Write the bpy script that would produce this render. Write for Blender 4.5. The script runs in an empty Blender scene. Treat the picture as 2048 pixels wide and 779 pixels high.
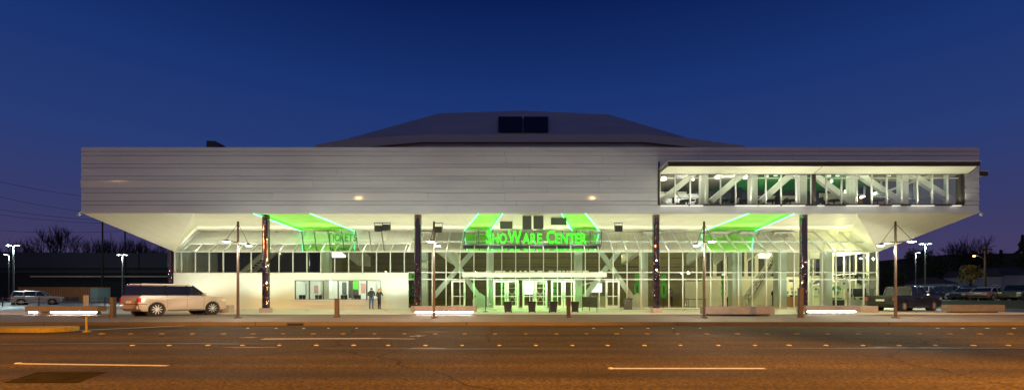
import bpy, bmesh, math, random
from mathutils import Vector, Matrix
R = math.radians
random.seed(7)
C = bpy.context.scene
COL = C.collection
F = 900.0            # focal length in pixels of the 2048 px wide photograph
CAMZ, HOR = 1.2, 588.0
# ------------------------------------------------------------------ camera
cd = bpy.data.cameras.new('camera'); cam = bpy.data.objects.new('camera', cd); COL.objects.link(cam)
cam.location = (0, 0, CAMZ); cam.rotation_euler = (R(90), 0, 0)
cd.sensor_width = 36; cd.lens = 36 * F / 2048; cd.shift_y = (HOR - 389.5) / 2048
cd.clip_end = 4000; cd.clip_start = 0.1
C.camera = cam
# ------------------------------------------------------------------ world: dusk sky
w = bpy.data.worlds.new("World"); C.world = w; w.use_nodes = True
nt = w.node_tree; N = nt.nodes; L = nt.links
bg = N['Background']; bg.inputs[1].default_value = 1.0
tc = N.new('ShaderNodeTexCoord'); sep = N.new('ShaderNodeSeparateXYZ'); L.new(tc.outputs['Generated'], sep.inputs[0])
ramp = N.new('ShaderNodeValToRGB'); L.new(sep.outputs['Z'], ramp.inputs[0])
stops = [(0.0, (.076, .050, .112)), (.06, (.060, .046, .122)), (.14, (.040, .045, .140)), (.26, (.021, .045, .178)), (.40, (.0098, .034, .165)), (.56, (.0023, .0115, .083)), (1.0, (.001, .006, .045))]
cr = ramp.color_ramp
while len(cr.elements) < len(stops): cr.elements.new(.5)
for e, (p, c) in zip(cr.elements, stops): e.position = p; e.color = (*c, 1)
# after-glow of the sunset on the side of the sky behind the photographer
ny = N.new('ShaderNodeMapRange'); ny.inputs[1].default_value = .1; ny.inputs[2].default_value = -.9; L.new(sep.outputs['Y'], ny.inputs[0])
nz = N.new('ShaderNodeMapRange'); nz.inputs[1].default_value = .75; nz.inputs[2].default_value = .0; L.new(sep.outputs['Z'], nz.inputs[0])
mu = N.new('ShaderNodeMath'); mu.operation = 'MULTIPLY'; L.new(ny.outputs[0], mu.inputs[0]); L.new(nz.outputs[0], mu.inputs[1])
glow = N.new('ShaderNodeMix'); glow.data_type = 'RGBA'; L.new(mu.outputs[0], glow.inputs[0]); L.new(ramp.outputs[0], glow.inputs[6]); glow.inputs[7].default_value = (.22, .20, .235, 1)
L.new(glow.outputs[2], bg.inputs[0])
C.view_settings.view_transform = 'Standard'; C.view_settings.look = 'None'; C.view_settings.exposure = 0; C.view_settings.gamma = 1
C.render.engine = 'CYCLES'
cy = C.cycles; cy.use_denoising = True
try: cy.denoiser = 'OPENIMAGEDENOISE'
except Exception: pass
cy.max_bounces = 8; cy.transparent_max_bounces = 16; cy.diffuse_bounces = 3; cy.glossy_bounces = 4
cy.sample_clamp_indirect = 6; cy.caustics_reflective = False; cy.caustics_refractive = False; cy.use_light_tree = True

def P(px, py, d): return Vector(((px - 1024) * d / F, d, CAMZ + (HOR - py) * d / F))
def PX(px, d): return (px - 1024) * d / F
def PZ(py, d): return CAMZ + (HOR - py) * d / F

# ------------------------------------------------------------------ helpers
def mat(name, col, rough=.6, metal=0., var=0., scale=6., stretch=(1, 1, 1), bump=0., bscale=40., emit=None, estr=0., coat=0., coatr=.1, spec=.5, world=False):
    m = bpy.data.materials.new(name); m.use_nodes = True
    t = m.node_tree; b = t.nodes['Principled BSDF']
    b.inputs['Base Color'].default_value = (*col, 1); b.inputs['Roughness'].default_value = rough; b.inputs['Metallic'].default_value = metal
    b.inputs['Specular IOR Level'].default_value = spec
    if coat: b.inputs['Coat Weight'].default_value = coat; b.inputs['Coat Roughness'].default_value = coatr
    if emit: b.inputs['Emission Color'].default_value = (*emit, 1); b.inputs['Emission Strength'].default_value = estr
    if var or bump:
        if world:
            g = t.nodes.new('ShaderNodeNewGeometry'); src = g.outputs['Position']
        else:
            g = t.nodes.new('ShaderNodeTexCoord'); src = g.outputs['Object']
        mp = t.nodes.new('ShaderNodeMapping'); mp.inputs['Scale'].default_value = stretch; t.links.new(src, mp.inputs[0])
    if var:
        n = t.nodes.new('ShaderNodeTexNoise'); n.inputs['Scale'].default_value = scale; n.inputs['Detail'].default_value = 6; n.inputs['Roughness'].default_value = .65
        t.links.new(mp.outputs[0], n.inputs['Vector'])
        r = t.nodes.new('ShaderNodeMapRange'); r.inputs[1].default_value = .25; r.inputs[2].default_value = .75; r.inputs[3].default_value = 1 - var; r.inputs[4].default_value = 1 + var
        t.links.new(n.outputs['Fac'], r.inputs[0])
        mx = t.nodes.new('ShaderNodeMix'); mx.data_type = 'RGBA'; mx.blend_type = 'MULTIPLY'; mx.inputs[0].default_value = 1
        mx.inputs[6].default_value = (*col, 1); t.links.new(r.outputs[0], mx.inputs[7]); t.links.new(mx.outputs[2], b.inputs['Base Color'])
    if bump:
        n2 = t.nodes.new('ShaderNodeTexNoise'); n2.inputs['Scale'].default_value = bscale; n2.inputs['Detail'].default_value = 4
        t.links.new(mp.outputs[0], n2.inputs['Vector'])
        bp = t.nodes.new('ShaderNodeBump'); bp.inputs['Strength'].default_value = bump; bp.inputs['Distance'].default_value = .02
        t.links.new(n2.outputs['Fac'], bp.inputs['Height']); t.links.new(bp.outputs[0], b.inputs['Normal'])
    return m

def glass(name, tint=(.9, .95, .92), refl=.12, rough=.0, edge=.6):
    m = bpy.data.materials.new(name); m.use_nodes = True; t = m.node_tree; t.nodes.clear()
    o = t.nodes.new('ShaderNodeOutputMaterial'); mx = t.nodes.new('ShaderNodeMixShader')
    tr = t.nodes.new('ShaderNodeBsdfTransparent'); tr.inputs[0].default_value = (*tint, 1)
    gl = t.nodes.new('ShaderNodeBsdfGlossy'); gl.inputs['Roughness'].default_value = rough; gl.inputs[0].default_value = (.95, .97, .95, 1)
    lw = t.nodes.new('ShaderNodeLayerWeight'); lw.inputs[0].default_value = .35
    r = t.nodes.new('ShaderNodeMapRange'); r.inputs[3].default_value = refl; r.inputs[4].default_value = edge
    t.links.new(lw.outputs['Fresnel'], r.inputs[0]); t.links.new(r.outputs[0], mx.inputs[0])
    t.links.new(tr.outputs[0], mx.inputs[1]); t.links.new(gl.outputs[0], mx.inputs[2]); t.links.new(mx.outputs[0], o.inputs[0])
    return m

def seamed(m, axis, period, offset=0., width=.02, dark=.6, bump=True, axis2=None, period2=1., width2=.02, offset2=0.):
    """panel joints: darken thin lines at a fixed pitch in world space"""
    t = m.node_tree; b = t.nodes['Principled BSDF']
    g = t.nodes.new('ShaderNodeNewGeometry'); s = t.nodes.new('ShaderNodeSeparateXYZ'); t.links.new(g.outputs['Position'], s.inputs[0])
    def line(ax, per, off, wd):
        a = t.nodes.new('ShaderNodeMath'); a.operation = 'ADD'; a.inputs[1].default_value = 1000 * per + off; t.links.new(s.outputs[ax], a.inputs[0])
        q = t.nodes.new('ShaderNodeMath'); q.operation = 'MODULO'; q.inputs[1].default_value = per; t.links.new(a.outputs[0], q.inputs[0])
        c = t.nodes.new('ShaderNodeMath'); c.operation = 'LESS_THAN'; c.inputs[1].default_value = wd; t.links.new(q.outputs[0], c.inputs[0])
        return c.outputs[0]
    v = line(axis, period, offset, width)
    if axis2:
        v2 = line(axis2, period2, offset2, width2); mm = t.nodes.new('ShaderNodeMath'); mm.operation = 'MAXIMUM'
        t.links.new(v, mm.inputs[0]); t.links.new(v2, mm.inputs[1]); v = mm.outputs[0]
    mx = t.nodes.new('ShaderNodeMix'); mx.data_type = 'RGBA'; mx.blend_type = 'MULTIPLY'; t.links.new(v, mx.inputs[0])
    old = b.inputs['Base Color']
    if old.is_linked: t.links.new(old.links[0].from_socket, mx.inputs[6])
    else: mx.inputs[6].default_value = old.default_value[:]
    mx.inputs[7].default_value = (dark, dark, dark, 1); t.links.new(mx.outputs[2], old)
    return m

class MB:
    def __init__(s): s.v = []; s.f = []; s.mi = []
    def add(s, vs, fs, mi=0):
        o = len(s.v); s.v += [Vector(v) for v in vs]
        for f in fs: s.f.append([o + i for i in f]); s.mi.append(mi)
        return s
    def quad(s, *p, mi=0): return s.add(p, [list(range(len(p)))], mi)
    def box(s, x0, x1, y0, y1, z0, z1, mi=0):
        return s.add([(x0, y0, z0), (x1, y0, z0), (x1, y1, z0), (x0, y1, z0), (x0, y0, z1), (x1, y0, z1), (x1, y1, z1), (x0, y1, z1)],
                     [[0, 3, 2, 1], [4, 5, 6, 7], [0, 1, 5, 4], [1, 2, 6, 5], [2, 3, 7, 6], [3, 0, 4, 7]], mi)
    def hexa(s, p, mi=0): return s.add(p, [[0, 3, 2, 1], [4, 5, 6, 7], [0, 1, 5, 4], [1, 2, 6, 5], [2, 3, 7, 6], [3, 0, 4, 7]], mi)
    def prism(s, pts, vec, mi=0):
        vec = Vector(vec); n = len(pts); a = [Vector(p) for p in pts]
        return s.add(a + [p + vec for p in a], [list(range(n))[::-1], list(range(n, 2 * n))] + [[i, (i + 1) % n, n + (i + 1) % n, n + i] for i in range(n)], mi)
    def tube(s, pts, r, n=8, cap=True, mi=0):
        pts = [Vector(p) for p in pts]; k = len(pts); rs = r if isinstance(r, (list, tuple)) else [r] * k
        vs = []; fs = []
        for i, p in enumerate(pts):
            d = (pts[min(i + 1, k - 1)] - pts[max(i - 1, 0)]).normalized()
            u = d.cross(Vector((0, 0, 1)) if abs(d.z) < .9 else Vector((1, 0, 0))).normalized(); q = d.cross(u)
            for j in range(n):
                a = 2 * math.pi * (j + .5) / n; vs.append(p + (u * math.cos(a) + q * math.sin(a)) * rs[i])
        for i in range(k - 1):
            for j in range(n): fs.append([i * n + j, i * n + (j + 1) % n, (i + 1) * n + (j + 1) % n, (i + 1) * n + j])
        if cap: fs += [list(range(n))[::-1], list(range((k - 1) * n, k * n))]
        return s.add(vs, fs, mi)
    def bar(s, a, b, w, h, up=(0, 0, 1), mi=0):
        a = Vector(a); b = Vector(b); d = (b - a).normalized(); up = Vector(up)
        if abs(d.dot(up)) > .98: up = Vector((0, 1, 0))
        u = d.cross(up).normalized() * w / 2; q = u.cross(d).normalized() * h / 2
        return s.hexa([a - u - q, a + u - q, b + u - q, b - u - q, a - u + q, a + u + q, b + u + q, b - u + q], mi)
    def cyl(s, c, r, h, n=16, r2=None, mi=0):
        c = Vector(c); r2 = r if r2 is None else r2
        return s.tube([c, c + Vector((0, 0, h))], [r, r2], n, mi=mi)
    def lathe(s, c, prof, n=16, axis='z', mi=0):
        c = Vector(c); vs = []; fs = []; k = len(prof)
        for r, z in prof:
            for j in range(n):
                a = 2 * math.pi * j / n; p = (r * math.cos(a), r * math.sin(a), z)
                if axis == 'y': p = (p[0], p[2], p[1])
                if axis == 'x': p = (p[2], p[0], p[1])
                vs.append(c + Vector(p))
        for i in range(k - 1):
            for j in range(n): fs.append([i * n + j, i * n + (j + 1) % n, (i + 1) * n + (j + 1) % n, (i + 1) * n + j])
        fs += [list(range(n))[::-1], list(range((k - 1) * n, k * n))]
        return s.add(vs, fs, mi)
    def build(s, name, m, parent=None, bevel=0, smooth=False, seg=2, base=True):
        off = Vector((0, 0, 0)); p = parent
        while p: off += p.location; p = p.parent
        me = bpy.data.meshes.new(name); loc = Vector((0, 0, 0))
        if not parent and base and s.v:
            xs = [v.x for v in s.v]; ys = [v.y for v in s.v]; loc = Vector(((min(xs) + max(xs)) / 2, (min(ys) + max(ys)) / 2, min(v.z for v in s.v))); off = loc
        me.from_pydata([v - off for v in s.v], [], s.f)
        for x in (m if isinstance(m, (list, tuple)) else [m]): me.materials.append(x)
        for pl, i in zip(me.polygons, s.mi): pl.material_index = i
        bm = bmesh.new(); bm.from_mesh(me)
        bmesh.ops.recalc_face_normals(bm, faces=bm.faces)
        if bevel:
            es = [e for e in bm.edges if len(e.link_faces) == 2 and e.calc_face_angle(0) > R(25)]
            bmesh.ops.bevel(bm, geom=es, offset=bevel, segments=seg, affect='EDGES', profile=.5, clamp_overlap=True)
        if smooth:
            for f in bm.faces: f.smooth = True
            for e in bm.edges:
                if len(e.link_faces) == 2 and e.calc_face_angle(0) > R(38): e.smooth = False
        bm.to_mesh(me); bm.free()
        o = bpy.data.objects.new(name, me); COL.objects.link(o); o.location = loc
        if parent: o.parent = parent
        return o

def tag(o, label=None, cat=None, group=None, kind=None):
    if label: o['label'] = label
    if cat: o['category'] = cat
    if group: o['group'] = group
    if kind: o['kind'] = kind
    return o
def thing(name, label, cat, loc=(0, 0, 0), rz=0, group=None):
    o = bpy.data.objects.new(name, None); COL.objects.link(o); o.location = loc; o.rotation_euler = (0, 0, rz); o.empty_display_size = .3
    return tag(o, label, cat, group)
def struct(name, mb, m): return tag(mb.build(name, m, base=False), kind='structure')
def dup(o, loc=None, rz=None, label=None, parent=None):
    c = o.copy(); COL.objects.link(c)
    if parent: c.parent = parent
    for ch in list(o.children): dup(ch, parent=c)
    if loc is not None: c.location = loc
    if rz is not None: c.rotation_euler = (0, 0, rz)
    if label: c['label'] = label
    return c
def lamp(kind, loc, power, col=(1, 1, 1), r=.1, rot=None, size=R(120), blend=.5, look=None):
    d = bpy.data.lights.new('lamp_light', kind); d.energy = power; d.color = col
    if kind == 'AREA': d.shape = 'RECTANGLE'; d.size, d.size_y = r
    else: d.shadow_soft_size = r
    if kind == 'SPOT': d.spot_size = size; d.spot_blend = blend
    o = bpy.data.objects.new('lamp_light', d); COL.objects.link(o); o.location = loc
    if rot: o.rotation_euler = rot
    if look is not None: o.rotation_euler = (Vector(look) - Vector(loc)).to_track_quat('-Z', 'Y').to_euler()
    return o

_glyphs = {}
def glyph(ch, bold=.02, ext=.5):
    k = (ch, bold, ext)
    if k in _glyphs: return _glyphs[k]
    c = bpy.data.curves.new('g', 'FONT'); c.body = ch; c.size = 1; c.extrude = ext; c.offset = bold; c.resolution_u = 3
    o = bpy.data.objects.new('g', c); COL.objects.link(o); dg = bpy.context.evaluated_depsgraph_get()
    me = bpy.data.meshes.new_from_object(o.evaluated_get(dg)); bpy.data.objects.remove(o)
    vs = [v.co.copy() for v in me.vertices]; fs = [list(p.vertices) for p in me.polygons]; bpy.data.meshes.remove(me); bpy.data.curves.remove(c)
    _glyphs[k] = (vs, fs); return _glyphs[k]
def letters(text, x0, x1, y, z0, cap, small, m, parent, thick=.12, name='letter', gap=.075, bold=.022):
    """upright letters facing -Y, capitals of two sizes: upper case full height, lower case as small caps"""
    it = []; tot = 0
    for ch in text:
        if ch == ' ': it.append((None, .34 * cap)); tot += .34 * cap; continue
        h = cap if not ch.islower() else small
        vs, fs = glyph(ch.upper(), bold); xa = min(v.x for v in vs); xb = max(v.x for v in vs); ya = min(v.y for v in vs); yb = max(v.y for v in vs)
        wd = (xb - xa) / (yb - ya) * h * .8; it.append(((vs, fs, xa, xb, ya, yb, h), wd)); tot += wd + gap * cap
    s = (x1 - x0) / (tot - gap * cap); x = x0
    for g, wd in it:
        if g is None: x += wd * s; continue
        vs, fs, xa, xb, ya, yb, h = g
        mb = MB(); mb.add([(x + (v.x - xa) / (xb - xa) * wd * s, y - v.z * thick, z0 + (v.y - ya) / (yb - ya) * h) for v in vs], fs)
        mb.build(name, m, parent); x += (wd + gap * cap) * s

# ------------------------------------------------------------------ materials
M = {}
M['clad'] = mat('pale_metal_cladding', (.72, .73, .70), .38, .15, var=.11, scale=.5, stretch=(.5, 1, 3), coat=.55, coatr=.10, world=True)
M['clad_wavy'] = mat('pale_wavy_cladding', (.70, .71, .68), .38, .15, var=.07, scale=.5, stretch=(.5, 1, 3), coat=.9, coatr=.07, bump=.10, bscale=1.1, world=True)
M['dark_gap'] = mat('dark_gap', (.09, .09, .09), .7)
M['soffit'] = seamed(mat('cream_soffit_panel', (.76, .70, .54), .45, 0, var=.05, scale=1.2, world=True), 'X', 1.14, width=.018, dark=.55)
M['green_glow'] = seamed(mat('green_glow_soffit_panel', (.38, .84, .13), .5, 0, var=.04, scale=1.5, world=True), 'X', 1.14, width=.02, dark=.6)  # green neon light on the soffit, put into the base colour
M['neon'] = mat('neon_tube', (.1, .8, .4), .4, emit=(.10, 1, .42), estr=6.5)
M['white_wall'] = mat('white_painted_wall', (.70, .77, .70), .55, var=.04, scale=.8, world=True)
M['frame'] = mat('aluminium_frame', (.70, .72, .67), .4, .05)
M['white_steel'] = mat('white_painted_steel', (.70, .74, .66), .5, var=.04, scale=2)
M['glass'] = glass('clear_glass', (.80, .86, .78), .03, edge=.45)
M['glass_slope'] = glass('coated_roof_glass', (.66, .74, .66), .55, edge=.85)
M['glass_dark'] = glass('tinted_upper_glass', (.86, .90, .86), .02, edge=.4)
M['glass_sheen'] = seamed(mat('painted_soffit_reflection', (.76, .78, .74), .25, .0, var=.03, scale=1, coat=.6, coatr=.08, world=True), 'X', 1.14, width=.02, dark=.6)  # bright soffit reflection in the glazing, put into a white base colour
M['glass_glare'] = mat('painted_crinkled_reflection', (.9, .9, .88), .3, .1, bump=1., bscale=2.2, world=True)  # distorted bright reflection in the glass, put into a pale bumpy surface
M['dome'] = seamed(mat('dark_roof_metal', (.52, .51, .56), .55, .0, var=.1, scale=.3, world=True), 'Z', .42, width=.10, dark=.6)
M['dome_band'] = mat('roof_fascia', (.44, .42, .47), .55, .0)
M['louver'] = seamed(mat('dark_louver', (.012, .011, .016), .6), 'Z', .3, width=.05, dark=.5)
M['roof'] = mat('flat_roof', (.12, .12, .13), .8)
M['brown_metal'] = mat('bronze_metal', (.075, .055, .043), .45, .4, var=.08, scale=5)
M['awn_dark'] = mat('dark_awning_fascia', (.05, .04, .036), .5)
M['awn_under'] = seamed(mat('cream_awning_soffit', (.72, .72, .58), .5), 'Y', .42, width=.03, dark=.65)
M['mosaic'] = mat('mirror_mosaic', (.20, .145, .155), .07, 1.)
M['bench'] = mat('bench_concrete', (.19, .165, .15), .8, var=.2, scale=2.5, bump=.15, bscale=30, world=True)
M['concrete'] = mat('concrete', (.36, .32, .29), .8, var=.14, scale=3, bump=.15, bscale=30, world=True)
M['inner_wall'] = seamed(mat('brown_block_wall', (.19, .16, .07), .8, var=.15, scale=2, world=True), 'Z', .62, width=.06, dark=.6)
M['inner_dark'] = mat('dark_interior', (.06, .055, .045), .8, var=.1, scale=2)
M['inner_cream'] = mat('cream_interior', (.62, .58, .46), .7, var=.05, scale=2)
M['inner_ceiling'] = mat('dark_ceiling', (.16, .15, .12), .8)
M['inner_floor'] = mat('lobby_floor', (.30, .26, .22), .3, var=.1, scale=2, world=True)
M['panel_grey'] = mat('dark_grey_panel', (.09, .10, .075), .7)
M['navy_wall'] = mat('navy_end_wall', (.016, .02, .04), .5, var=.2, scale=.6)
M['dark_sheet'] = mat('dark_sheet_metal', (.05, .05, .075), .6)
M['notice_red'] = mat('pink_notice', (.55, .28, .24), .7)
M['green_paint'] = mat('bright_green_paint', (.10, .62, .02), .5)
M['green_dark'] = mat('dark_green_slat', (.025, .17, .06), .5)
M['sign'] = mat('lit_green_letter', (.05, .5, .02), .4, emit=(.03, 1, .012), estr=.80)
M['ticket_sign'] = mat('green_letter', (.03, .24, .02), .5, emit=(.05, 1, .02), estr=.03)
M['black'] = mat('black_plastic', (.012, .013, .014), .45)
M['blackcloth'] = mat('black_cloth', (.02, .02, .024), .9)
M['rubber'] = mat('tyre_rubber', (.018, .018, .018), .85)
M['chrome'] = mat('alloy', (.78, .76, .74), .3, .45)
M['lightW'] = mat('lit_diffuser', (.9, .9, .85), .5, emit=(1, .93, .74), estr=9)
M['lightC'] = mat('lit_led_lens', (.9, .9, .9), .5, emit=(.80, 1, .95), estr=5)
M['lightS'] = mat('lit_sodium_lens', (.9, .6, .3), .5, emit=(1, .58, .24), estr=220)
M['lightO'] = mat('lit_orange_lens', (.9, .6, .3), .5, emit=(1, .48, .12), estr=20)
M['lightSill'] = mat('lit_sill_strip', (.9, .9, .9), .5, emit=(1, .96, .85), estr=.9)
M['lightPend'] = mat('lit_pendant', (.9, .9, .85), .5, emit=(1, .93, .74), estr=2.5)
M['lightFix'] = mat('lit_fixture', (.9, .9, .85), .5, emit=(1, .95, .8), estr=1.4)
M['lightStrip'] = mat('lit_bench_strip', (.9, .9, .9), .5, emit=(1, .93, .86), estr=42)
M['lightRoom'] = mat('lit_ceiling_panel', (.9, .9, .9), .5, emit=(1, .95, .78), estr=4)
M['white_plastic'] = mat('white_plastic', (.78, .78, .74), .5)
M['wood'] = mat('warm_wood', (.34, .16, .06), .5, var=.15, scale=4, stretch=(1, 1, 6))
M['skin'] = mat('skin', (.52, .33, .24), .6)
M['screen'] = mat('lit_screen', (.1, .1, .1), .4, emit=(.9, .97, 1), estr=1.6)

def asphalt():
    m = mat('asphalt', (.05, .046, .04), .62, 0, spec=.05); t = m.node_tree; b = t.nodes['Principled BSDF']
    g = t.nodes.new('ShaderNodeNewGeometry')
    def noise(sc, stretch, det=5, lo=.3, hi=.7, a=.6, c=1.4):
        mp = t.nodes.new('ShaderNodeMapping'); mp.inputs['Scale'].default_value = stretch; t.links.new(g.outputs['Position'], mp.inputs[0])
        n = t.nodes.new('ShaderNodeTexNoise'); n.inputs['Scale'].default_value = sc; n.inputs['Detail'].default_value = det; t.links.new(mp.outputs[0], n.inputs['Vector'])
        r = t.nodes.new('ShaderNodeMapRange'); r.inputs[1].default_value = lo; r.inputs[2].default_value = hi; r.inputs[3].default_value = a; r.inputs[4].default_value = c
        t.links.new(n.outputs['Fac'], r.inputs[0]); return r.outputs[0], n.outputs['Fac']
    grain, gh = noise(22, (1, 1, 1), 3, .3, .72, .35, 1.75)
    streak, sh = noise(1.0, (.035, 1.1, 1), 7, .3, .7, .42, 1.4)
    big, bh = noise(.25, (1, 1, 1), 4, .3, .7, .78, 1.18)
    wob = t.nodes.new('ShaderNodeTexNoise'); wob.inputs['Scale'].default_value = .9; wob.inputs['Detail'].default_value = 5; t.links.new(g.outputs['Position'], wob.inputs['Vector'])
    ad = t.nodes.new('ShaderNodeMixRGB'); ad.blend_type = 'ADD'; ad.inputs[0].default_value = 1.6; t.links.new(g.outputs['Position'], ad.inputs[1]); t.links.new(wob.outputs['Color'], ad.inputs[2])
    vo = t.nodes.new('ShaderNodeTexVoronoi'); vo.feature = 'DISTANCE_TO_EDGE'; vo.inputs['Scale'].default_value = .13; t.links.new(ad.outputs[0], vo.inputs['Vector'])
    ck = t.nodes.new('ShaderNodeMapRange'); ck.inputs[1].default_value = .0015; ck.inputs[2].default_value = .006; ck.inputs[3].default_value = .45; ck.inputs[4].default_value = 1; t.links.new(vo.outputs['Distance'], ck.inputs[0])
    cur = None
    for o in (grain, streak, big, ck.outputs[0]):
        mx = t.nodes.new('ShaderNodeMix'); mx.data_type = 'RGBA'; mx.blend_type = 'MULTIPLY'; mx.inputs[0].default_value = 1
        if cur is None: mx.inputs[6].default_value = (.054, .039, .018, 1)
        else: t.links.new(cur, mx.inputs[6])
        t.links.new(o, mx.inputs[7]); cur = mx.outputs[2]
    t.links.new(cur, b.inputs['Base Color'])
    rr = t.nodes.new('ShaderNodeMapRange'); rr.inputs[1].default_value = .3; rr.inputs[2].default_value = .62; rr.inputs[3].default_value = .72; rr.inputs[4].default_value = .97
    t.links.new(sh, rr.inputs[0]); t.links.new(rr.outputs[0], b.inputs['Roughness'])
    bp = t.nodes.new('ShaderNodeBump'); bp.inputs['Strength'].default_value = .35; bp.inputs['Distance'].default_value = .01
    t.links.new(gh, bp.inputs['Height']); t.links.new(bp.outputs[0], b.inputs['Normal'])
    return m
M['asphalt'] = asphalt()
M['asphalt2'] = mat('parking_asphalt', (.07, .07, .072), .55, var=.35, scale=.35, stretch=(.3, 1, 1), bump=.1, bscale=20, world=True)
M['walk'] = seamed(mat('sidewalk_concrete', (.122, .085, .06), .75, var=.14, scale=.9, bump=.1, bscale=40, world=True), 'X', 1.9, width=.025, dark=.6, axis2='Y', period2=2.1, width2=.03, offset2=.3)
M['plaza'] = seamed(mat('plaza_concrete', (.64, .63, .55), .7, var=.08, scale=.9, world=True), 'X', 2.28, width=.025, dark=.7, axis2='Y', period2=2.2, width2=.03)
M['kerb'] = seamed(mat('kerb_concrete', (.088, .070, .054), .8, var=.15, scale=1.5, world=True), 'X', 9.2, offset=2., width=.04, dark=.3)
M['paint_w'] = mat('road_paint_white', (.34, .34, .34), .8, var=.35, scale=9, world=True)
M['paint_y'] = mat('road_paint_yellow', (.22, .15, .008), .8, var=.3, scale=5, world=True)
M['patch'] = mat('dark_asphalt_patch', (.021, .018, .012), 1., var=.45, scale=5, spec=.0, world=True)
M['grass'] = mat('dark_grass', (.035, .06, .02), .9, var=.3, scale=3, world=True)
M['ground'] = mat('dark_ground', (.03, .03, .028), .9, var=.3, scale=.1, world=True)
M['bark'] = mat('bark', (.03, .023, .02), .9)
M['leaf'] = mat('evergreen_leaf', (.035, .05, .02), .8)
M['plant_leaf'] = mat('plant_leaf', (.06, .14, .03), .6)
M['leafB'] = mat('olive_leaf', (.09, .075, .02), .8)
M['rust'] = seamed(mat('orange_container_steel', (.46, .18, .06), .6, var=.15, scale=1), 'X', .3, width=.1, dark=.75)
M['teal'] = mat('pale_teal_door', (.30, .38, .32), .6)
M['far_wall'] = mat('far_dark_wall', (.03, .033, .045), .8, var=.15, scale=.2)
M['far_wall2'] = mat('far_black_wall', (.012, .011, .012), .9)
M['house_wall'] = mat('pale_house_siding', (.30, .30, .33), .8)
M['roof_shingle'] = mat('dark_shingle', (.05, .045, .05), .9)
M['wire'] = mat('wire', (.01, .01, .012), .7)
M['mesh_cloth'] = mat('dark_mesh_cloth', (.03, .035, .03), .8)
M['galv'] = mat('galvanised_steel', (.11, .115, .115), .5, .6)

# ------------------------------------------------------------------ SETTING: ground, road, walk, plaza
Yk = 19.6
struct('ground', MB().quad((-900, -300, -.22), (900, -300, -.22), (900, 900, -.22), (-900, 900, -.22)), M['ground'])
struct('road', MB().quad((-220, -14, -.15), (220, -14, -.15), (220, Yk, -.15), (-220, Yk, -.15)), M['asphalt'])
kb = MB(); kb.box(-220, PX(574, Yk), Yk, Yk + .18, -.21, 0.0); kb.box(PX(607, Yk), 220, Yk, Yk + .18, -.21, 0.0); kb.box(PX(574, Yk), PX(607, Yk), Yk, Yk + .18, -.05, 0.0)
struct('kerb', kb, M['kerb'])
struct('sidewalk', MB().box(-220, 220, Yk + .18, 26.6, -.25, -.004), M['walk'])
struct('driveway', MB().box(-45, 60, 26.6, 28.1, -.25, -.03), M['asphalt2'])
struct('plaza', MB().box(-40, 34, 28.1, 60, -.25, 0), M['plaza'])
struct('parking_lot', MB().quad((-200, 28.1, -.08), (-40, 28.1, -.08), (-40, 100, -.08), (-200, 100, -.08)).quad((-40, 60, -.09), (34, 60, -.09), (34, 100, -.09), (-40, 100, -.09)), M['asphalt2'])
struct('raised_lot', MB().quad((34, 28.1, -.02), (44, 28.1, -.02), (44, 40, -.02), (34, 40, -.02)).quad((34, 44, .55), (200, 44, .55), (200, 100, .55), (34, 100, .55)), M['asphalt2'])
tag(MB().prism([(34, 40, -.2), (34, 44, -.2), (34, 44, .62), (34, 43, .62)], (166, 0, 0)).build('grass_bank', M['grass']), kind='structure')
# road markings
def marking(name, pts, m, z=-.146): return struct(name, MB().quad(*[(x, y, z) for x, y in pts]), m)
def strip(name, x0, y0, x1, y1, wd, m): return marking(name, [(x0, y0 - wd / 2), (x1, y1 - wd / 2), (x1, y1 + wd / 2), (x0, y0 + wd / 2)], m)
def RD(py): return 900 * 1.35 / (py - HOR)
strip('lane_line', PX(1228, RD(736)), RD(736), PX(1530, RD(736)), RD(736), .14, M['paint_w'])
strip('lane_line', PX(40, RD(726.5)), RD(726.5), PX(335, RD(730.5)), RD(730.5), .13, M['paint_w'])
strip('lane_line', PX(525, RD(677)), RD(677), PX(760, RD(676)), RD(676), .26, M['paint_w'])
strip('lane_line', PX(760, RD(676)), RD(676), PX(830, RD(677)), RD(677), .1, M['paint_w'])
strip('lane_line', PX(152, RD(660)), RD(660), PX(370, RD(650.5)), RD(650.5), .3, M['paint_w'])
marking('asphalt_patch', [(PX(5, RD(765)), RD(765)), (PX(155, RD(765)), RD(765)), (PX(215, RD(743)), RD(743)), (PX(75, RD(743)), RD(743))], M['patch'])
def smudge(px0, px1, py, h, m='worn_paint'):
    d = RD(py); q = [(PX(px0 + (px1 - px0) * k / 8, d), d + random.uniform(-h, h) * .4) for k in range(9)]
    return marking('worn_marking', [(x, y - h / 2 * math.sin(math.pi * (k + .4) / 9)) for k, (x, y) in enumerate(q)] + [(x, y + h / 2 * math.sin(math.pi * (k + .4) / 9)) for k, (x, y) in reversed(list(enumerate(q)))], M[m], -.142)
M['worn_paint'] = mat('worn_paint', (.15, .14, .13), .9, var=.5, scale=14, world=True); M['tar'] = mat('tar_seal', (.022, .020, .019), .7, var=.3, scale=6, world=True)
smudge(482, 516, 674, .35); smudge(820, 850, 671, .5); smudge(832, 900, 663, .12); smudge(815, 895, 695.5, .16); smudge(445, 560, 694, .16); smudge(1735, 1850, 694, .18)
smudge(-150, 560, 687, .3, 'tar'); smudge(1500, 2250, 696, .28, 'tar'); smudge(640, 1250, 697, .18, 'tar')
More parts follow.
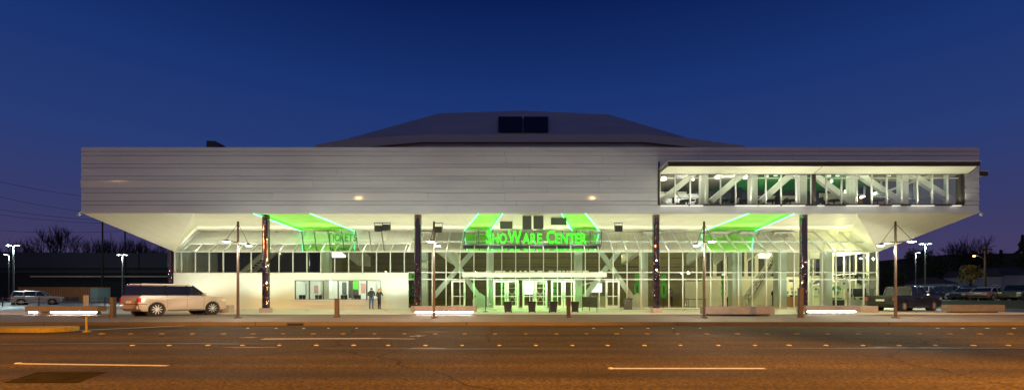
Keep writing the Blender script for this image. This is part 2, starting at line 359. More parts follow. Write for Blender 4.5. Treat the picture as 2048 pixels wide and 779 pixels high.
# raised pavement markers: little domes
mk = MB().lathe((0, 0, 0), [(.055, 0), (.05, .012), (.03, .02), (.005, .022)], 8).build('road_stud', M['paint_w'])
mky = MB().hexa([(-.06, -.06, 0), (.06, -.06, 0), (.06, .06, 0), (-.06, .06, 0), (-.045, -.035, .02), (.045, -.035, .02), (.045, .035, .02), (-.045, .035, .02)]).build('road_stud', M['paint_y'])
def studs(src, xs, y, lab, grp):
    first = getattr(studs, lab, None)
    for x in xs:
        o = src.copy(); COL.objects.link(o); o.location = (x, y + random.uniform(-.02, .02), -.15); tag(o, lab, 'road stud', grp)
        o.scale = (random.uniform(.9, 1.25),) * 2 + (1,)
y1 = RD(690); studs(mk, [PX(268, y1) + .965 * i + random.uniform(-.03, .03) for i in range(25)], y1, 'white ceramic stud in the long dotted row across the middle lanes', 'white studs across the middle lanes')
y2 = RD(667); studs(mky, [PX(203, y2) + 1.035 * i + random.uniform(-.03, .03) for i in range(31)], y2, 'yellow stud in the dotted row along the turning lane', 'yellow studs along the turning lane')
y3 = RD(656); studs(mk, [PX(p, y3) for p in (495, 552, 608, 657, 713, 1187, 1243, 1296, 1346, 1400, 1875, 1925, 1975, 2028)], y3, 'small white stud near the far kerb', 'white studs near the far kerb')
y4 = RD(736); studs(mk, [PX(1222, y4)], y4, 'white stud at the end of the lane line on the near right', 'studs at lane line ends')
y5 = RD(726); studs(mk, [PX(36, y5)], y5, 'white stud at the end of the lane line near the dark patch', 'studs at lane line ends')
bpy.data.objects.remove(mk); bpy.data.objects.remove(mky)
# yellow traffic island
isl = MB(); pts = [(-60, 15.95), (-16.85, 15.95)] + [(-16.85 + .65 * math.sin(a), 16.6 - .65 * math.cos(a)) for a in [math.pi * k / 8 for k in range(1, 8)]] + [(-16.85, 17.25), (-60, 17.25)]
isl.prism([(x, y, -.2) for x, y in pts], (0, 0, .2)); struct('traffic_island', isl, M['paint_y'])
dl = thing('delineator_post', 'yellow flexible marker post on the road beside the yellow island', 'marker post', (PX(173, 16.2), 16.2, -.15))
MB().lathe(dl.location, [(.11, 0), (.11, .025), (.05, .05)], 14).build('base', M['paint_y'], dl, smooth=True)
MB().lathe(dl.location, [(.032, .05), (.032, .54), (.02, .57)], 12).build('post', M['paint_y'], dl, smooth=True)
sd = MB(); x0, x1 = PX(575, Yk), PX(606, Yk)
for i in range(9): sd.box(x0 + (x1 - x0) * i / 9 + .01, x0 + (x1 - x0) * (i + .6) / 9, Yk + .03, Yk + .07, -.147, -.053)
sd.box(x0, x1, Yk + .07, Yk + .17, -.147, -.053)
tag(sd.build('storm_drain', M['black']), 'dark iron storm drain slot set into the far kerb', 'drain')

# ------------------------------------------------------------------ ARENA BUILDING
XL, XR, YF, YG = -27.75, 30.1, 29.0, 37.0
ZB, ZT, ZE = 6.45, 10.67, 4.7
YT, ZTT = 39.8, 6.77
bld = thing('arena_building', 'wide white arena with overhanging upper storey and glass lobby lit green', 'arena', (1.2, 45, 0))
WX0, WX1, WZ0, WZ1 = PX(1319, YF), PX(1926, YF), 6.98, 8.93
# cladding courses
ys = [294.3, 303, 311.6, 327.8, 336.3, 352.5, 360.8, 376.7, 385.5, 401.7, 410.2, 425.3]
zs = [PZ(y, YF) for y in ys]
proud = {(4, 0): [(PX(855, YF), PX(1163, YF))], (6, 0): [(XL, PX(625, YF))], (8, 0): [(PX(547, YF), PX(855, YF)), (PX(1010, YF), WX0 - .15)]}
cl = MB(); pc = MB()
for i in range(len(zs) - 1):
    z1, z0 = zs[i], zs[i + 1] + .020
    spans = [(XL, XR)]
    if z0 < WZ1 + .05 and z1 > WZ0 - .05:
        if z1 > WZ1 + .1: pass
        elif z0 < WZ0 - .1: pass
        spans = [(XL, WX0 - .12), (WX1 + .12, XR)]
    pr = [p for (k, _), v in proud.items() if k == i for p in v]
    for a, b in spans:
        cuts = {a, b}
        for p, q in pr:
            if a <= p <= b: cuts.add(p)
            if a <= q <= b: cuts.add(q)
        x = a + random.uniform(2, 6)
        while x < b - 1.5:
            if all(abs(x - c) > 1.2 for c in cuts): cuts.add(x)
            x += 6.2
        cs = sorted(cuts)
        for p, q in zip(cs, cs[1:]):
            isp = any(u - .01 <= (p + q) / 2 <= v + .01 for u, v in pr)
            if isp:
                ns, hh = 6, z1 - z0; yc = YF - .040; zc = z0
                for q_ in range(ns):
                    tl = math.tan(R(2.6 + 2.6 * (q_ + .5) / ns)); yn = yc - tl * hh / ns
                    pc.hexa([(p + .003, yc, zc), (q - .003, yc, zc), (q - .003, YF + .08, zc), (p + .003, YF + .08, zc), (p + .003, yn, zc + hh / ns), (q - .003, yn, zc + hh / ns), (q - .003, YF + .08, zc + hh / ns), (p + .003, YF + .08, zc + hh / ns)])
                    yc = yn; zc += hh / ns
                continue
            else: yt, yb = YF, YF - .032 + random.uniform(-.003, .003)
            g = .006
            cl.hexa([(p + g, yb, z0), (q - g, yb, z0), (q - g, YF + .08, z0), (p + g, YF + .08, z0), (p + g, yt, z1), (q - g, yt, z1), (q - g, YF + .08, z1), (p + g, YF + .08, z1)])
# filler pieces around the window band
cl.box(WX0 - .12, WX1 + .12, YF - .01, YF + .08, WZ1 + .02, zs[4] - .02); cl.box(WX0 - .12, WX1 + .12, YF - .005, YF + .08, zs[10] - .0, WZ0 - .02)
cl.build('cladding', M['clad'], bld); pc.build('cladding', M['clad_wavy'], bld)
bk = MB(); bk.box(XL, WX0 - .1, YF + .1, YF + .3, ZB, ZT - .05).box(WX1 + .1, XR, YF + .1, YF + .3, ZB, ZT - .05).box(WX0 - .1, WX1 + .1, YF + .1, YF + .3, ZB, WZ0 - .03).box(WX0 - .1, WX1 + .1, YF + .1, YF + .3, WZ1 + .03, ZT - .05)
bk.build('wall', M['dark_gap'], bld)
# side walls
for X, s, nm in ((XL, 1, 'side_wall'), (XR, -1, 'side_wall')):
    sw = MB(); t = .25 * s
    sw.prism([(X, YF + .1, ZB), (X, YG, ZE), (X, 95, ZE), (X, 95, ZT), (X, YF + .1, ZT)], (t, 0, 0))
    yy = YG + .1 if s == 1 else 45.5
    sw.prism([(X, yy, 0), (X, 95, 0), (X, 95, ZE), (X, yy, ZE)], (t, 0, 0))
    sw.build(nm, M['clad'], bld)
MB().box(XL + .3, XR - .3, YF + .3, 95, ZT - .3, ZT - .12).build('roof', M['roof'], bld)
MB().box(XL, XR, 95, 95.3, 0, ZT).build('rear_wall', M['clad'], bld)
# soffit: centre field + folded ends, four green light troughs cut into it
KL, KR = PX(388, YF), PX(1712, YF)
sz = lambda y: ZB + (ZTT - ZB) * (y - YF) / (YT - YF)
def S(px, py):
    # point of the soffit plane seen at a pixel
    k = (ZTT - ZB) / (YT - YF); b = (HOR - py) / F
    y = (ZB - k * YF - CAMZ) / (b - k); return PX(px, y), y
bands = []
for fl, bl, fr, br in ((505, 600, 620, 708), (956, 927, 1006, 980), (1122, 1145, 1172, 1200), (1498, 1407, 1590, 1513)):
    bands.append(((PX(fl, YF + .2), PX(bl, 39.3)), (PX(fr, YF + .2), PX(br, 39.3))))
sf = MB(); Ya, Yb = YF + .2, YT - .25
fx = lambda K, X, y: K + (X - K) * (y - YF + .02) / (YT - YF + .02)
edges = [(fx(KL, XL, Ya), fx(KL, XL, Yb))] + [e for b in bands for e in b] + [(fx(KR, XR, Ya), fx(KR, XR, Yb))]
for i in range(0, len(edges), 2):
    l, r = edges[i], edges[i + 1]
    sf.prism([(l[0], Ya, sz(Ya)), (r[0], Ya, sz(Ya)), (r[1], Yb, sz(Yb)), (l[1], Yb, sz(Yb))], (0, 0, .06))
sf.prism([(KL, YF - .02, ZB), (KR, YF - .02, ZB), (fx(KR, XR, Ya), Ya, sz(Ya)), (fx(KL, XL, Ya), Ya, sz(Ya))], (0, 0, .06))
sf.prism([(fx(KL, XL, Yb), Yb, sz(Yb)), (fx(KR, XR, Yb), Yb, sz(Yb)), (XR, YT, ZTT), (XL, YT, ZTT)], (0, 0, .06))
for X, K in ((XL, KL), (XR, KR)):
    sf.prism([(X, YF - .02, ZB), (K, YF - .02, ZB), (X, YG, ZE)], (0, 0, .06))
    sf.prism([(K, YF - .02, ZB), (X, YT, ZTT), (X, YG, ZE)], (0, 0, .06))
sf.build('soffit', M['soffit'], bld)
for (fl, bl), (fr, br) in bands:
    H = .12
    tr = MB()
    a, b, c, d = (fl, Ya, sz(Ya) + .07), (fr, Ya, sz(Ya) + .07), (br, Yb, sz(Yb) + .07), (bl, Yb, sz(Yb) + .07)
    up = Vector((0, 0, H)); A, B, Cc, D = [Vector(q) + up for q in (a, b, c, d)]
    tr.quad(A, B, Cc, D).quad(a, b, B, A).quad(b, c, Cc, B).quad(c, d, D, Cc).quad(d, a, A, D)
    tb = tr.build('light_trough', M['green_glow'], bld)
    for (p, q), s in (((fl, bl), 1), ((fr, br), -1)):
        pts = []
        for k in range(13):
            u = k / 12; y = Ya + .05 + (Yb - Ya - .1) * u
            pts.append((p + (q - p) * u + s * .03 + random.uniform(-.012, .012), y, sz(y) - .015))
        MB().tube(pts, .017, 6).build('neon_tube', M['neon'], tb)
# soffit vents and fold lines
for px0, px1, py0, py1, d, lab in ((1000, 1025, 442, 457, 33, 'low dark panel hung under the soffit above the first letters of the big sign'), (1045, 1063, 431, 458, 30.1, 'tall dark panel hung under the soffit, one of two close together, left one'), (1067, 1087, 431, 457, 30.1, 'tall dark panel hung under the soffit, one of two close together, right one'), (1102, 1133, 434, 449, 31, 'wide dark panel hung under the soffit above the second word of the big sign')):
    t = thing('hanging_panel', lab, 'panel', (PX((px0 + px1) / 2, d), d, sz(d)), group='dark panels hung under the soffit')
    MB().box(PX(px0, d), PX(px1, d), d, d + .08, PZ(py1, d), min(PZ(py0, d), sz(d) - .03)).build('panel', M['panel_grey'], t)
    for px in (px0 + 3, px1 - 3): MB().tube([(PX(px, d), d + .04, min(PZ(py0, d), sz(d) - .03) - .05), (PX(px, d), d + .04, sz(d + .04) + .02)], .012, 5).build('hanger', M['black'], t)
# thin bright drip edge under the cladding
MB().box(XL, XR, YF - .03, YF + .02, ZB - .03, ZB - .0).build('drip_edge', M['frame'], bld)
# floor and inner shell of the lobby
MB().box(XL + .3, XR - .3, YG + .1, 50, .0, .02).build('floor', M['inner_floor'], bld)
MB().box(-9.2, 19.8, 47, 47.3, .02, ZTT).box(-19, -9.2, 46.5, 46.8, 3.0, ZTT).build('lobby_wall', M['inner_wall'], bld)
MB().box(XL + .3, XR - .3, YT + .3, 50, ZTT - .02, ZTT + .15).build('lobby_ceiling', M['inner_cream'], bld)
MB().box(XL + .3, -19, 42.0, 42.2, 2.95, ZTT).build('lobby_wall', M['inner_dark'], bld)
MB().box(19.8, XR - .3, 49.6, 49.9, .02, 3.2).box(19.8, XR - .3, 49.6, 49.9, 6.0, ZTT).build('lobby_wall', M['inner_cream'], bld)
for k in range(9): MB().box(20.2 + k * 1.15, 20.2 + k * 1.15 + .75, 49.7, 49.8, 3.2, 6.0).build('rear_window', M['inner_dark'], bld)
for k in range(9): MB().box(20.95 + k * 1.15, 21.35 + k * 1.15, 49.5, 49.9, 3.2, 6.0).build('window_post', M['inner_cream'], bld)
for xa, xb in ((19.8, 20.2),): MB().box(xa, xb, 49.5, 49.9, 3.2, 6.0).build('window_post', M['inner_cream'], bld)
# ---- curtain wall grid
SP = 27.83; GX0 = PX(363.5, YG); gsp = SP * YG / F
xsm = [GX0 + gsp * i for i in range(51)]
XW = PX(817, YG)                       # the white ticket wall ends here
gl = MB(); gl.quad((XL, YG, 2.95), (XW, YG, 2.95), (XW, YG, ZE), (XL, YG, ZE)); gl.quad((XW, YG, .05), (XR, YG, .05), (XR, YG, ZE), (XW, YG, ZE)); gl.quad((XR - .03, YG + .02, .05), (XR - .03, 45.4, .05), (XR - .03, 45.4, ZE), (XR - .03, YG + .02, ZE))
cw = gl.build('curtain_wall', M['glass'], bld)
fm = MB(); slope = lambda t: (YG + (YT - YG) * t, ZE + (ZTT - ZE) * t)
TS = .36
for x in xsm:
    if x > XR - .2: continue
    z0 = 2.95 if x < XW - .3 else 0.04
    fm.box(x - .032, x + .032, YG - .06, YG + .05, z0, ZE)
for x in (XL + .06, XR - .06): fm.box(x - .06, x + .06, YG - .07, YG + .06, 2.95 if x < 0 else 0, ZE)
for z in (ZE + .0,): fm.box(XL, XR, YG - .075, YG + .055, z - .05, z + .05)
fm.box(XL, XW, YG - .07, YG + .05, 2.93, 3.0)
for z in (PZ(544, YG), PZ(558, YG), .08): fm.box(XW, XR, YG - .057, YG + .047, z - .035, z + .035)
for k in range(6): fm.box(XR - .06, XR, YG + 1.4 * k + .9, YG + 1.4 * k + .97, 0, ZE)
for z in (PZ(544, YG), PZ(558, YG)): fm.box(XR - .07, XR + .01, YG, 45.4, z - .03, z + .03)
fm.build('window_frame', M['frame'], cw)
# sloped glazing
sg = MB()
y0, z0 = slope(0); y1s, z1s = slope(TS); y2s, z2s = slope(1)
sg.quad((XL, y0, z0), (XW, y0, z0), (XW, y1s, z1s), (XL, y1s, z1s)).quad((XW, y0, z0), (XR, y0, z0), (XR, y2s, z2s), (XW, y2s, z2s))
sgo = sg.build('sloped_glazing', M['glass_slope'], bld)
sm = MB(); nrm = Vector((0, -(ZTT - ZE), YT - YG)).normalized()
for i, x in enumerate(xsm):
    if x > XR - .2: continue
    t1 = TS if x < XW - .1 else 1
    a = Vector((x, *slope(0))) + nrm * .03; b = Vector((x, *slope(t1))) + nrm * .03
    sm.bar(a, b, .06, .08, nrm)
for t, xa, xb in ((TS, XL, XW), (.46, XW, XR), (.985, XW, XR)):
    a = Vector((xa, *slope(t))) + nrm * .03; b = Vector((xb, *slope(t))) + nrm * .03; sm.bar(a, b, .08, .09, nrm)
for x in (XL + .05, XR - .05, XW): sm.bar(Vector((x, *slope(0))) + nrm * .03, Vector((x, *slope(1))) + nrm * .03, .1, .12, nrm)
sm.build('glazing_bar', M['frame'], sgo)
# soffit reflection in the glass, painted as white panels, crinkled behind the lettering
pm = MB(); t0 = TS + .012
ya, za = slope(t0)
pm.prism([(XL + .1, ya, za), (XW - .06, ya, za), (XW - .06, y2s, z2s), (XL + .1, y2s, z2s)], nrm * .04); pm.build('painted_reflection_panel', M['glass_sheen'], bld)
fo = MB(); yb_, zb_ = slope(.5); yc_, zc_ = slope(.97)
fo.prism([(PX(607, yb_), yb_, zb_), (PX(772, yb_), yb_, zb_), (PX(777, yc_), yc_, zc_), (PX(615, yc_), yc_, zc_)], nrm * .02)
for q in fo.v: q += nrm * .05
fo.build('painted_glare_panel', M['glass_glare'], bld)
# white ticket wall
TW0, TW1, TZ0, TZ1 = PX(591, YG), PX(762, YG), PZ(598, YG), PZ(560, YG)
tw = MB(); tw.box(XL, TW0, YG - .1, YG + .12, 0, 2.93).box(TW1, XW, YG - .1, YG + .12, 0, 2.93).box(TW0, TW1, YG - .1, YG + .12, 0, TZ0).box(TW0, TW1, YG - .1, YG + .12, TZ1, 2.93)
tw.build('ticket_wall', M['white_wall'], bld)
MB().box(XL + .02, XW - .02, YG - .2, YG - .1, 2.9, 2.96).build('ledge', M['frame'], bld)
tb = [PX(p, YG) for p in (591, 619.5, 647.5, 677, 705, 734, 762)]
for a, b in zip(tb, tb[1:]):
    wn = MB().quad((a + .03, YG - .02, TZ0 + .03), (b - .03, YG - .02, TZ0 + .03), (b - .03, YG - .02, TZ1 - .03), (a + .03, YG - .02, TZ1 - .03)).build('ticket_window', M['glass'], bld)
    fr = MB(); fr.box(a, a + .035, YG - .13, YG + .02, TZ0, TZ1).box(b - .035, b, YG - .13, YG + .02, TZ0, TZ1).box(a + .035, b - .035, YG - .13, YG + .02, TZ1 - .04, TZ1).box(a + .035, b - .035, YG - .13, YG + .02, TZ0, TZ0 + .03)
    fr.build('frame', M['galv'], wn)
ct = MB(); ct.box(TW0 - .1, PX(735, YG), YG - .55, YG - .1, TZ0 - .06, TZ0 - .005); ct.box(TW0, PX(760, YG), YG - .3, YG - .1, PZ(610, YG), TZ0 - .06)
ct.build('ticket_counter', M['frame'], bld)
# ticket office
of = MB(); of.box(TW0 - .6, TW1 + .6, 40.2, 40.3, .02, 2.9).box(TW0 - .7, TW0 - .6, YG + .12, 40.3, .02, 2.9).box(TW1 + .6, TW1 + .7, YG + .12, 40.3, .02, 2.9).box(TW0 - .7, TW1 + .7, YG + .12, 40.3, 2.82, 2.9)
of.box(TW0 - .5, TW1 + .5, YG + .14, YG + .75, TZ0 - .12, TZ0 - .06)
of.build('office_room', M['white_wall'], bld)
for k in range(4):
    x = TW0 + .9 + k * 1.75; MB().box(x - .5, x + .5, 38.2, 38.8, 2.77, 2.815).build('ceiling_panel', M['lightRoom'], bld)
MB().box(PX(697, 40.15), PX(717, 40.15), 40.14, 40.19, .9, 2.4).build('office_doorway', M['inner_dark'], bld)
MB().box(PX(706, 40.1), PX(716, 40.1), 40.08, 40.13, 1.65, 2.4).build('office_poster', M['green_paint'], bld)
for px0, px1, z0, z1, mm_ in ((598, 612, 1.2, 2.2, 'panel_grey'), (628, 636, 1.3, 2.0, 'notice_red'), (655, 668, 1.25, 2.1, 'frame'), (684, 692, 1.2, 2.3, 'galv'), (722, 730, 1.3, 2.2, 'notice_red'), (742, 752, 1.4, 2.3, 'frame')):
    MB().box(PX(px0, 40.1), PX(px1, 40.1), 40.13, 40.18, z0, z1).build('notice', M[mm_], bld)
# mirrored mosaic columns
for px, d in ((532, 30), (836, 30), (1312, 30), (1607, 30), (342.5, 37.6)):
    x = PX(px, d); top = sz(d) if d < 36 else 4.85; r = .235
    mc = MB(); n, h = 20, int(top / .11)
    for j in range(h):
        for i in range(n):
            a0, a1 = 2 * math.pi * i / n, 2 * math.pi * (i + 1) / n; z0 = .3 + (top - .3) * j / h; z1 = .3 + (top - .3) * (j + 1) / h
            q = [Vector((x + r * math.cos(a), d + r * math.sin(a), z)) for a, z in ((a0, z0), (a1, z0), (a1, z1), (a0, z1))]
            nn = Vector((math.cos((a0 + a1) / 2), math.sin((a0 + a1) / 2), 0)); tl = .009 if z0 < 3.3 else .0015
            for v in q: v += nn * random.uniform(-tl, tl)
            mc.quad(*q)
    c = mc.build('column', M['mosaic'], bld)
    MB().box(x - .3, x + .3, d - .3, d + .3, 0, .3).build('plinth', M['concrete'], c, bevel=.02)
# interior steel: columns, braces, rakers
def icol(px, wpx, d, z1, m='white_steel'):
    x = PX(px, d); wd = wpx * d / F; MB().box(x - wd / 2, x + wd / 2, d - wd / 2, d + wd / 2, 0, z1).build('inner_column', M[m], bld)
for px, wpx in ((374, 12), (980, 14), (1156, 15), (1287, 14), (1470, 19), (1560, 17), (1652, 15), (1740, 9), (653, 16), (850, 11)): icol(px, wpx, 38.2, 5.3 if px != 653 else 5.3)
def brace(p, q, wd=.42, d=37.7):
    MB().bar(P(*p, d), P(*q, d), .18, wd, up=(0, 1, 0) if False else (0, 0, 1)).build('cross_brace', M['white_steel'], bld)
for p, q, d in (((895, 503), (966, 604), 37.62), ((950, 497), (868, 592), 37.85), ((1199, 500), (1271, 604), 37.62), ((1244, 494), (1168, 594), 37.85)): brace(p, q, .40, d)
for px in (963, 1272):
    g = MB(); x = PX(px, 37.62); s = 1 if px < 1000 else -1
    g.prism([(x - .7 * s, 37.5, .05), (x + .35 * s, 37.5, .05), (x + .35 * s, 37.5, 1.0), (x - .1 * s, 37.5, 1.35), (x - .75 * s, 37.5, .75)], (0, .06, 0)); g.build('gusset_plate', M['white_steel'], bld)
for px, py, s in ((912, 527, -1), (732, 531, -1), (1245, 527, 1), (1372, 528, 1), (1425, 528, 1), (1490, 520, 1)):
    rk = MB(); x = PX(px, 42); zl = PZ(py, 41)
    rk.prism([(x - .35, 41, zl), (x - .35, 41, zl + .9), (x - .35 + s * 1.6, 39.2, ZTT - .1), (x - .35 + s * 3.2, 39.2, ZTT - .1)], (.7, 1.2, 0)); rk.build('raker_beam', M['inner_cream'], bld)
# pipes and rails along the lobby wall
pr = MB()
for z in (3.35, 4.1, 5.0): pr.tube([(-8.5, 46.7, z), (19.5, 46.7, z)], .05, 6)
pr.build('wall_pipe', M['galv'], bld)
# entrance doors
def door(px0, px1, handle_right=True):
    x0, x1 = PX(px0, YG), PX(px1, YG); z1 = PZ(560, YG); y = YG - .09
    f = MB(); wd = .15
    f.box(x0, x0 + wd, y, y + .07, .03, z1).box(x1 - wd, x1, y, y + .07, .03, z1).box(x0 + wd, x1 - wd, y, y + .07, .03, .3).box(x0 + wd, x1 - wd, y, y + .07, z1 - .14, z1)
    f.box(x0 + wd, x1 - wd, y - .01, y + .06, 1.02, 1.08)
    o = f.build('door', M['white_steel'], bld)
    hx = x1 - .09 if handle_right else x0 + .09
    MB().tube([(hx, y - .07, .85), (hx, y - .07, 1.35)], .018, 6).build('handle', M['black'], o)
for a, b, h in ((987, 1013, 1), (1014, 1037, 0), (1045, 1069, 1), (1070, 1094, 0), (1102, 1126, 1), (1127, 1150, 0), (903, 931, 1), (1211, 1239, 0)): door(a, b, h)
# entrance canopy with its row of small white boxes
cz0, cz1 = PZ(553, 36), PZ(545, 36)
cn = MB().box(PX(925, 36), PX(1213, 36), 35.9, YG - .08, cz0, cz1).build('entrance_canopy', M['white_steel'], bld)
for px, wp in ((977, 11), (996, 13), (1008, 6), (1021, 4), (1031, 4), (1041, 4), (1051, 5), (1064, 10), (1080, 10), (1102, 10), (1117, 10), (1127, 4), (1135, 4), (1145, 12), (1158, 10), (1171, 11)):
    x = PX(px, 36.2); w2 = wp * 36.2 / F / 2; MB().box(x - w2, x + w2, 36.1, 36.3, cz1, cz1 + .19).build('white_box', M['white_plastic'], cn)
# stairs (left behind upper windows, right in the lobby)
def stair(x0, y0, z0, x1, z1, n, wd=1.3):
    s = MB(); dx = (x1 - x0) / n; dz = (z1 - z0) / n
    for i in range(n): s.box(min(x0 + dx * i, x0 + dx * (i + 1)), max(x0 + dx * i, x0 + dx * (i + 1)), y0, y0 + wd, z0 + dz * (i + 1) - .06, z0 + dz * (i + 1))
    s.bar((x0, y0 - .05, z0), (x1, y0 - .05, z1), .1, .36).bar((x0, y0 + wd + .05, z0), (x1, y0 + wd + .05, z1), .1, .36)
    o = s.build('staircase', M['inner_cream'], bld); r = MB()
    for i in range(0, n + 1, 2): r.tube([(x0 + dx * i, y0 - .05, z0 + dz * i), (x0 + dx * i, y0 - .05, z0 + dz * i + 1)], .02, 5)
    for h in (.4, .7, 1.0): r.tube([(x0, y0 - .05, z0 + h), (x1, y0 - .05, z1 + h)], .022, 5)
    r.build('railing', M['galv'], o)
stair(PX(485, 40), 39.6, 2.9, PX(560, 40), 5.8, 14)
stair(PX(1490, 41), 40.5, .1, PX(1562, 41), 5.2, 18)
MB().box(XL + .4, -9.3, 39.0, 46, 2.9, 2.98).build('mezzanine_floor', M['inner_dark'], bld)
# lit ceiling panels in the lobby
for px0, px1, py, d in ((1519, 1551, 511, 42), (662, 690, 509, 40.5), (590, 618, 526, 43)):
    zc = PZ(py, d); MB().box(PX(px0, d), PX(px1, d), d, d + .12, zc - .22, zc + .22).build('ceiling_panel', M['lightRoom'], bld)
# dome roof of the hall
zE = 18.2
ev = [(-22.3, 51.2), (-9.6, 48), (14.1, 48), (26.7, 51.6), (26.7, 100), (-22.3, 100)]
dm = MB(); fb = MB()
rl, rm, rr = (-9.7, 60, 25.3), (1.53, 60, 25.65), (12.9, 60, 25.15); bl_, br_ = (-9.7, 88, 25.3), (12.9, 88, 25.15)
E = [(x, y, zE) for x, y in ev]; eL = (-18.5, 50.1, zE + .25); eR = (19.4, 49.7, zE + .25)
dm.quad(E[1], E[2], rr, rm).quad(E[1], rm, rl).quad(E[1], rl, eL).quad(E[0], E[1], eL).quad(E[2], eR, rr).quad(E[2], E[3], eR)
dm.quad(E[0], eL, rl, bl_, E[5]).quad(E[3], E[4], br_, rr, eR).quad(E[4], E[5], bl_, br_).quad(rl, rm, rr, br_, bl_)
dmo = dm.build('dome_roof', M['dome'], bld)
for (xa, ya), (xb, yb2) in zip(ev[:3] + [ev[5]], ev[1:4] + [ev[0]]): fb.add([(xa, ya - .05, zE + .02), (xb, yb2 - .05, zE + .02), (xb, yb2 - .05, zE - .8), (xa, ya - .05, zE - .8)], [[0, 1, 2, 3]])
fb.build('fascia', M['dome_band'], dmo)
dr = MB()
for (xa, ya), (xb, yb2) in zip(ev, ev[1:] + ev[:1]): dr.quad((xa * .98 + .03, ya + .4, ZT - .2), (xb * .98 + .03, yb2 + .4, ZT - .2), (xb * .98 + .03, yb2 + .4, zE - .0), (xa * .98 + .03, ya + .4, zE - .0))
dr.build('drum_wall', M['dome'], dmo)
slp = lambda t: (48 + 12 * t, 18.2 + 7.3 * t)
for px0, px1 in ((997, 1044.5), (1047.5, 1096)):
    a, b = slp(.06), slp(.68); lv = MB()
    lv.prism([(PX(px0, a[0]), a[0] - .03, a[1] + .06), (PX(px1, a[0]), a[0] - .03, a[1] + .06), (PX(px1, b[0]), b[0] - .03, b[1] + .06), (PX(px0, b[0]), b[0] - .03, b[1] + .06)], (0, -.06, .1)); lv.build('louver', M['louver'], dmo)
# roof scoop
sc = thing('roof_vent', 'dark curved exhaust hood on the flat roof above the plain facade', 'roof vent', (PX(430, 33), 33, ZT - .12))
x0, x1, zt = PX(413, 33), PX(448, 33), PZ(281, 33)
MB().prism([(x0, 33, ZT - .12), (x1, 33, ZT - .12), (x1 - .08, 33, ZT + .9), (x1 - .35, 33, zt - .25), (x1 - .65, 33, zt - .03), (x0, 33, zt)], (0, 1.2, 0)).build('hood', M['dark_sheet'], sc)
MB().box(x0 - .03, x0 - .005, 33.1, 33.9, ZT + .2, zt - .1).build('grille', M['louver'], sc)
# ------------------------------------------------------------------ upper room behind the window band
rm_ = MB(); RYB = 40.
rm_.box(WX0 - .3, WX1 + .6, YF + .35, 36, 6.9, 6.97).box(WX0 - .3, WX1 + .6, 36, RYB, 6.968, 7.0); rm_.build('room_floor', M['inner_dark'], bld)
MB().box(WX0 - .35, WX0 - .25, YF + .35, RYB, 6.97, 10.4).build('room_wall', M['inner_cream'], bld)
MB().box(WX1 + .5, WX1 + .6, YF + .35, RYB, 6.97, 10.4).build('room_wall', M['navy_wall'], bld)
for y in (30.6, 31.6, 32.9, 34.3, 35.9, 37.6): MB().box(WX1 + .4, WX1 + .5, y, y + .13, 6.97, 10.3).build('end_mullion', M['white_steel'], bld)
MB().bar((WX1 + .3, 30.8, 9.6), (WX1 + .3, 38.5, 9.0), .08, .14).bar((WX1 + .25, 33, 8.2), (WX1 + .25, 39, 9.9), .08, .1).build('end_rail', M['white_steel'], bld)
for y, z in ((33.5, 8.5), (36.3, 9.1)): MB().box(WX1 + .3, WX1 + .38, y, y + 1.7, z, z + .35).build('lit_wall_panel', M['lightRoom'], bld)
MB().box(PX(1505, 34.5), PX(1612, 34.5), 34.5, 34.6, 6.97, 8.75).box(PX(1640, 34.5), PX(1694, 34.5), 34.5, 34.6, 6.97, 8.95).build('half_wall', M['inner_cream'], bld)
MB().box(PX(1712, 34.8), PX(1790, 34.8), 34.8, 34.9, 6.97, 8.6).build('half_wall', M['wood'], bld)
for px in (1530, 1548, 1585, 1655, 1672, 1730, 1775, 1800): MB().box(PX(px, 33.5), PX(px + 7, 33.5), 33.5, 33.56, 10.0 - random.random() * .12, 10.06).build('ceiling_fixture', M['lightFix'], bld)
MB().box(WX0 - .3, 17.5, YF + .35, RYB, 10.3, 10.36).build('room_ceiling', M['inner_ceiling'], bld)
gc = MB()
for k in range(26): gc.box(17.5, WX1 + .5, YF + .6 + k * .37, YF + .6 + k * .37 + .2, 10.2, 10.28)
gc.box(17.5, WX1 + .5, YF + .35, RYB, 10.31, 10.36)
gc.build('slat_ceiling', M['green_dark'], bld)
rw = MB(); rw.box(WX0 - .3, 15.5, RYB - .1, RYB, 6.97, 10.3)
rw.build('room_wall', M['inner_cream'], bld)
MB().box(15.5, WX1 + .6, RYB - .1, RYB, 6.97, 10.3).build('room_wall', M['navy_wall'], bld)
# pale stepped stand seen at the back of the room
gs = MB()
for k in range(9): gs.box(WX0, 16.2, 34.6 + k * .55, 35.15 + k * .55, 6.97, 7.5 + k * .3)
gs.build('stand', M['white_plastic'], bld)
rl_ = MB()
for k in range(8):
    x = WX0 + .5 + k * .9; rl_.tube([(x, 34.4, 7.6), (x + .5, 39, 10.1)], .03, 5); rl_.tube([(x, 34.5, 7.4), (x, 34.5, 8.6)], .025, 5)
for z in (8.2, 8.6): rl_.tube([(WX0, 34.5, z), (16.2, 34.5, z)], .025, 5)
rl_.build('stand_railing', M['galv'], bld)
MB().box(PX(1690, 37), PX(1712, 37), 37, 37.1, 9.2, 9.75).box(PX(1830, 38), PX(1882, 38), 38, 38.1, 9.3, 9.62).build('lit_wall_panel', M['lightRoom'], bld)
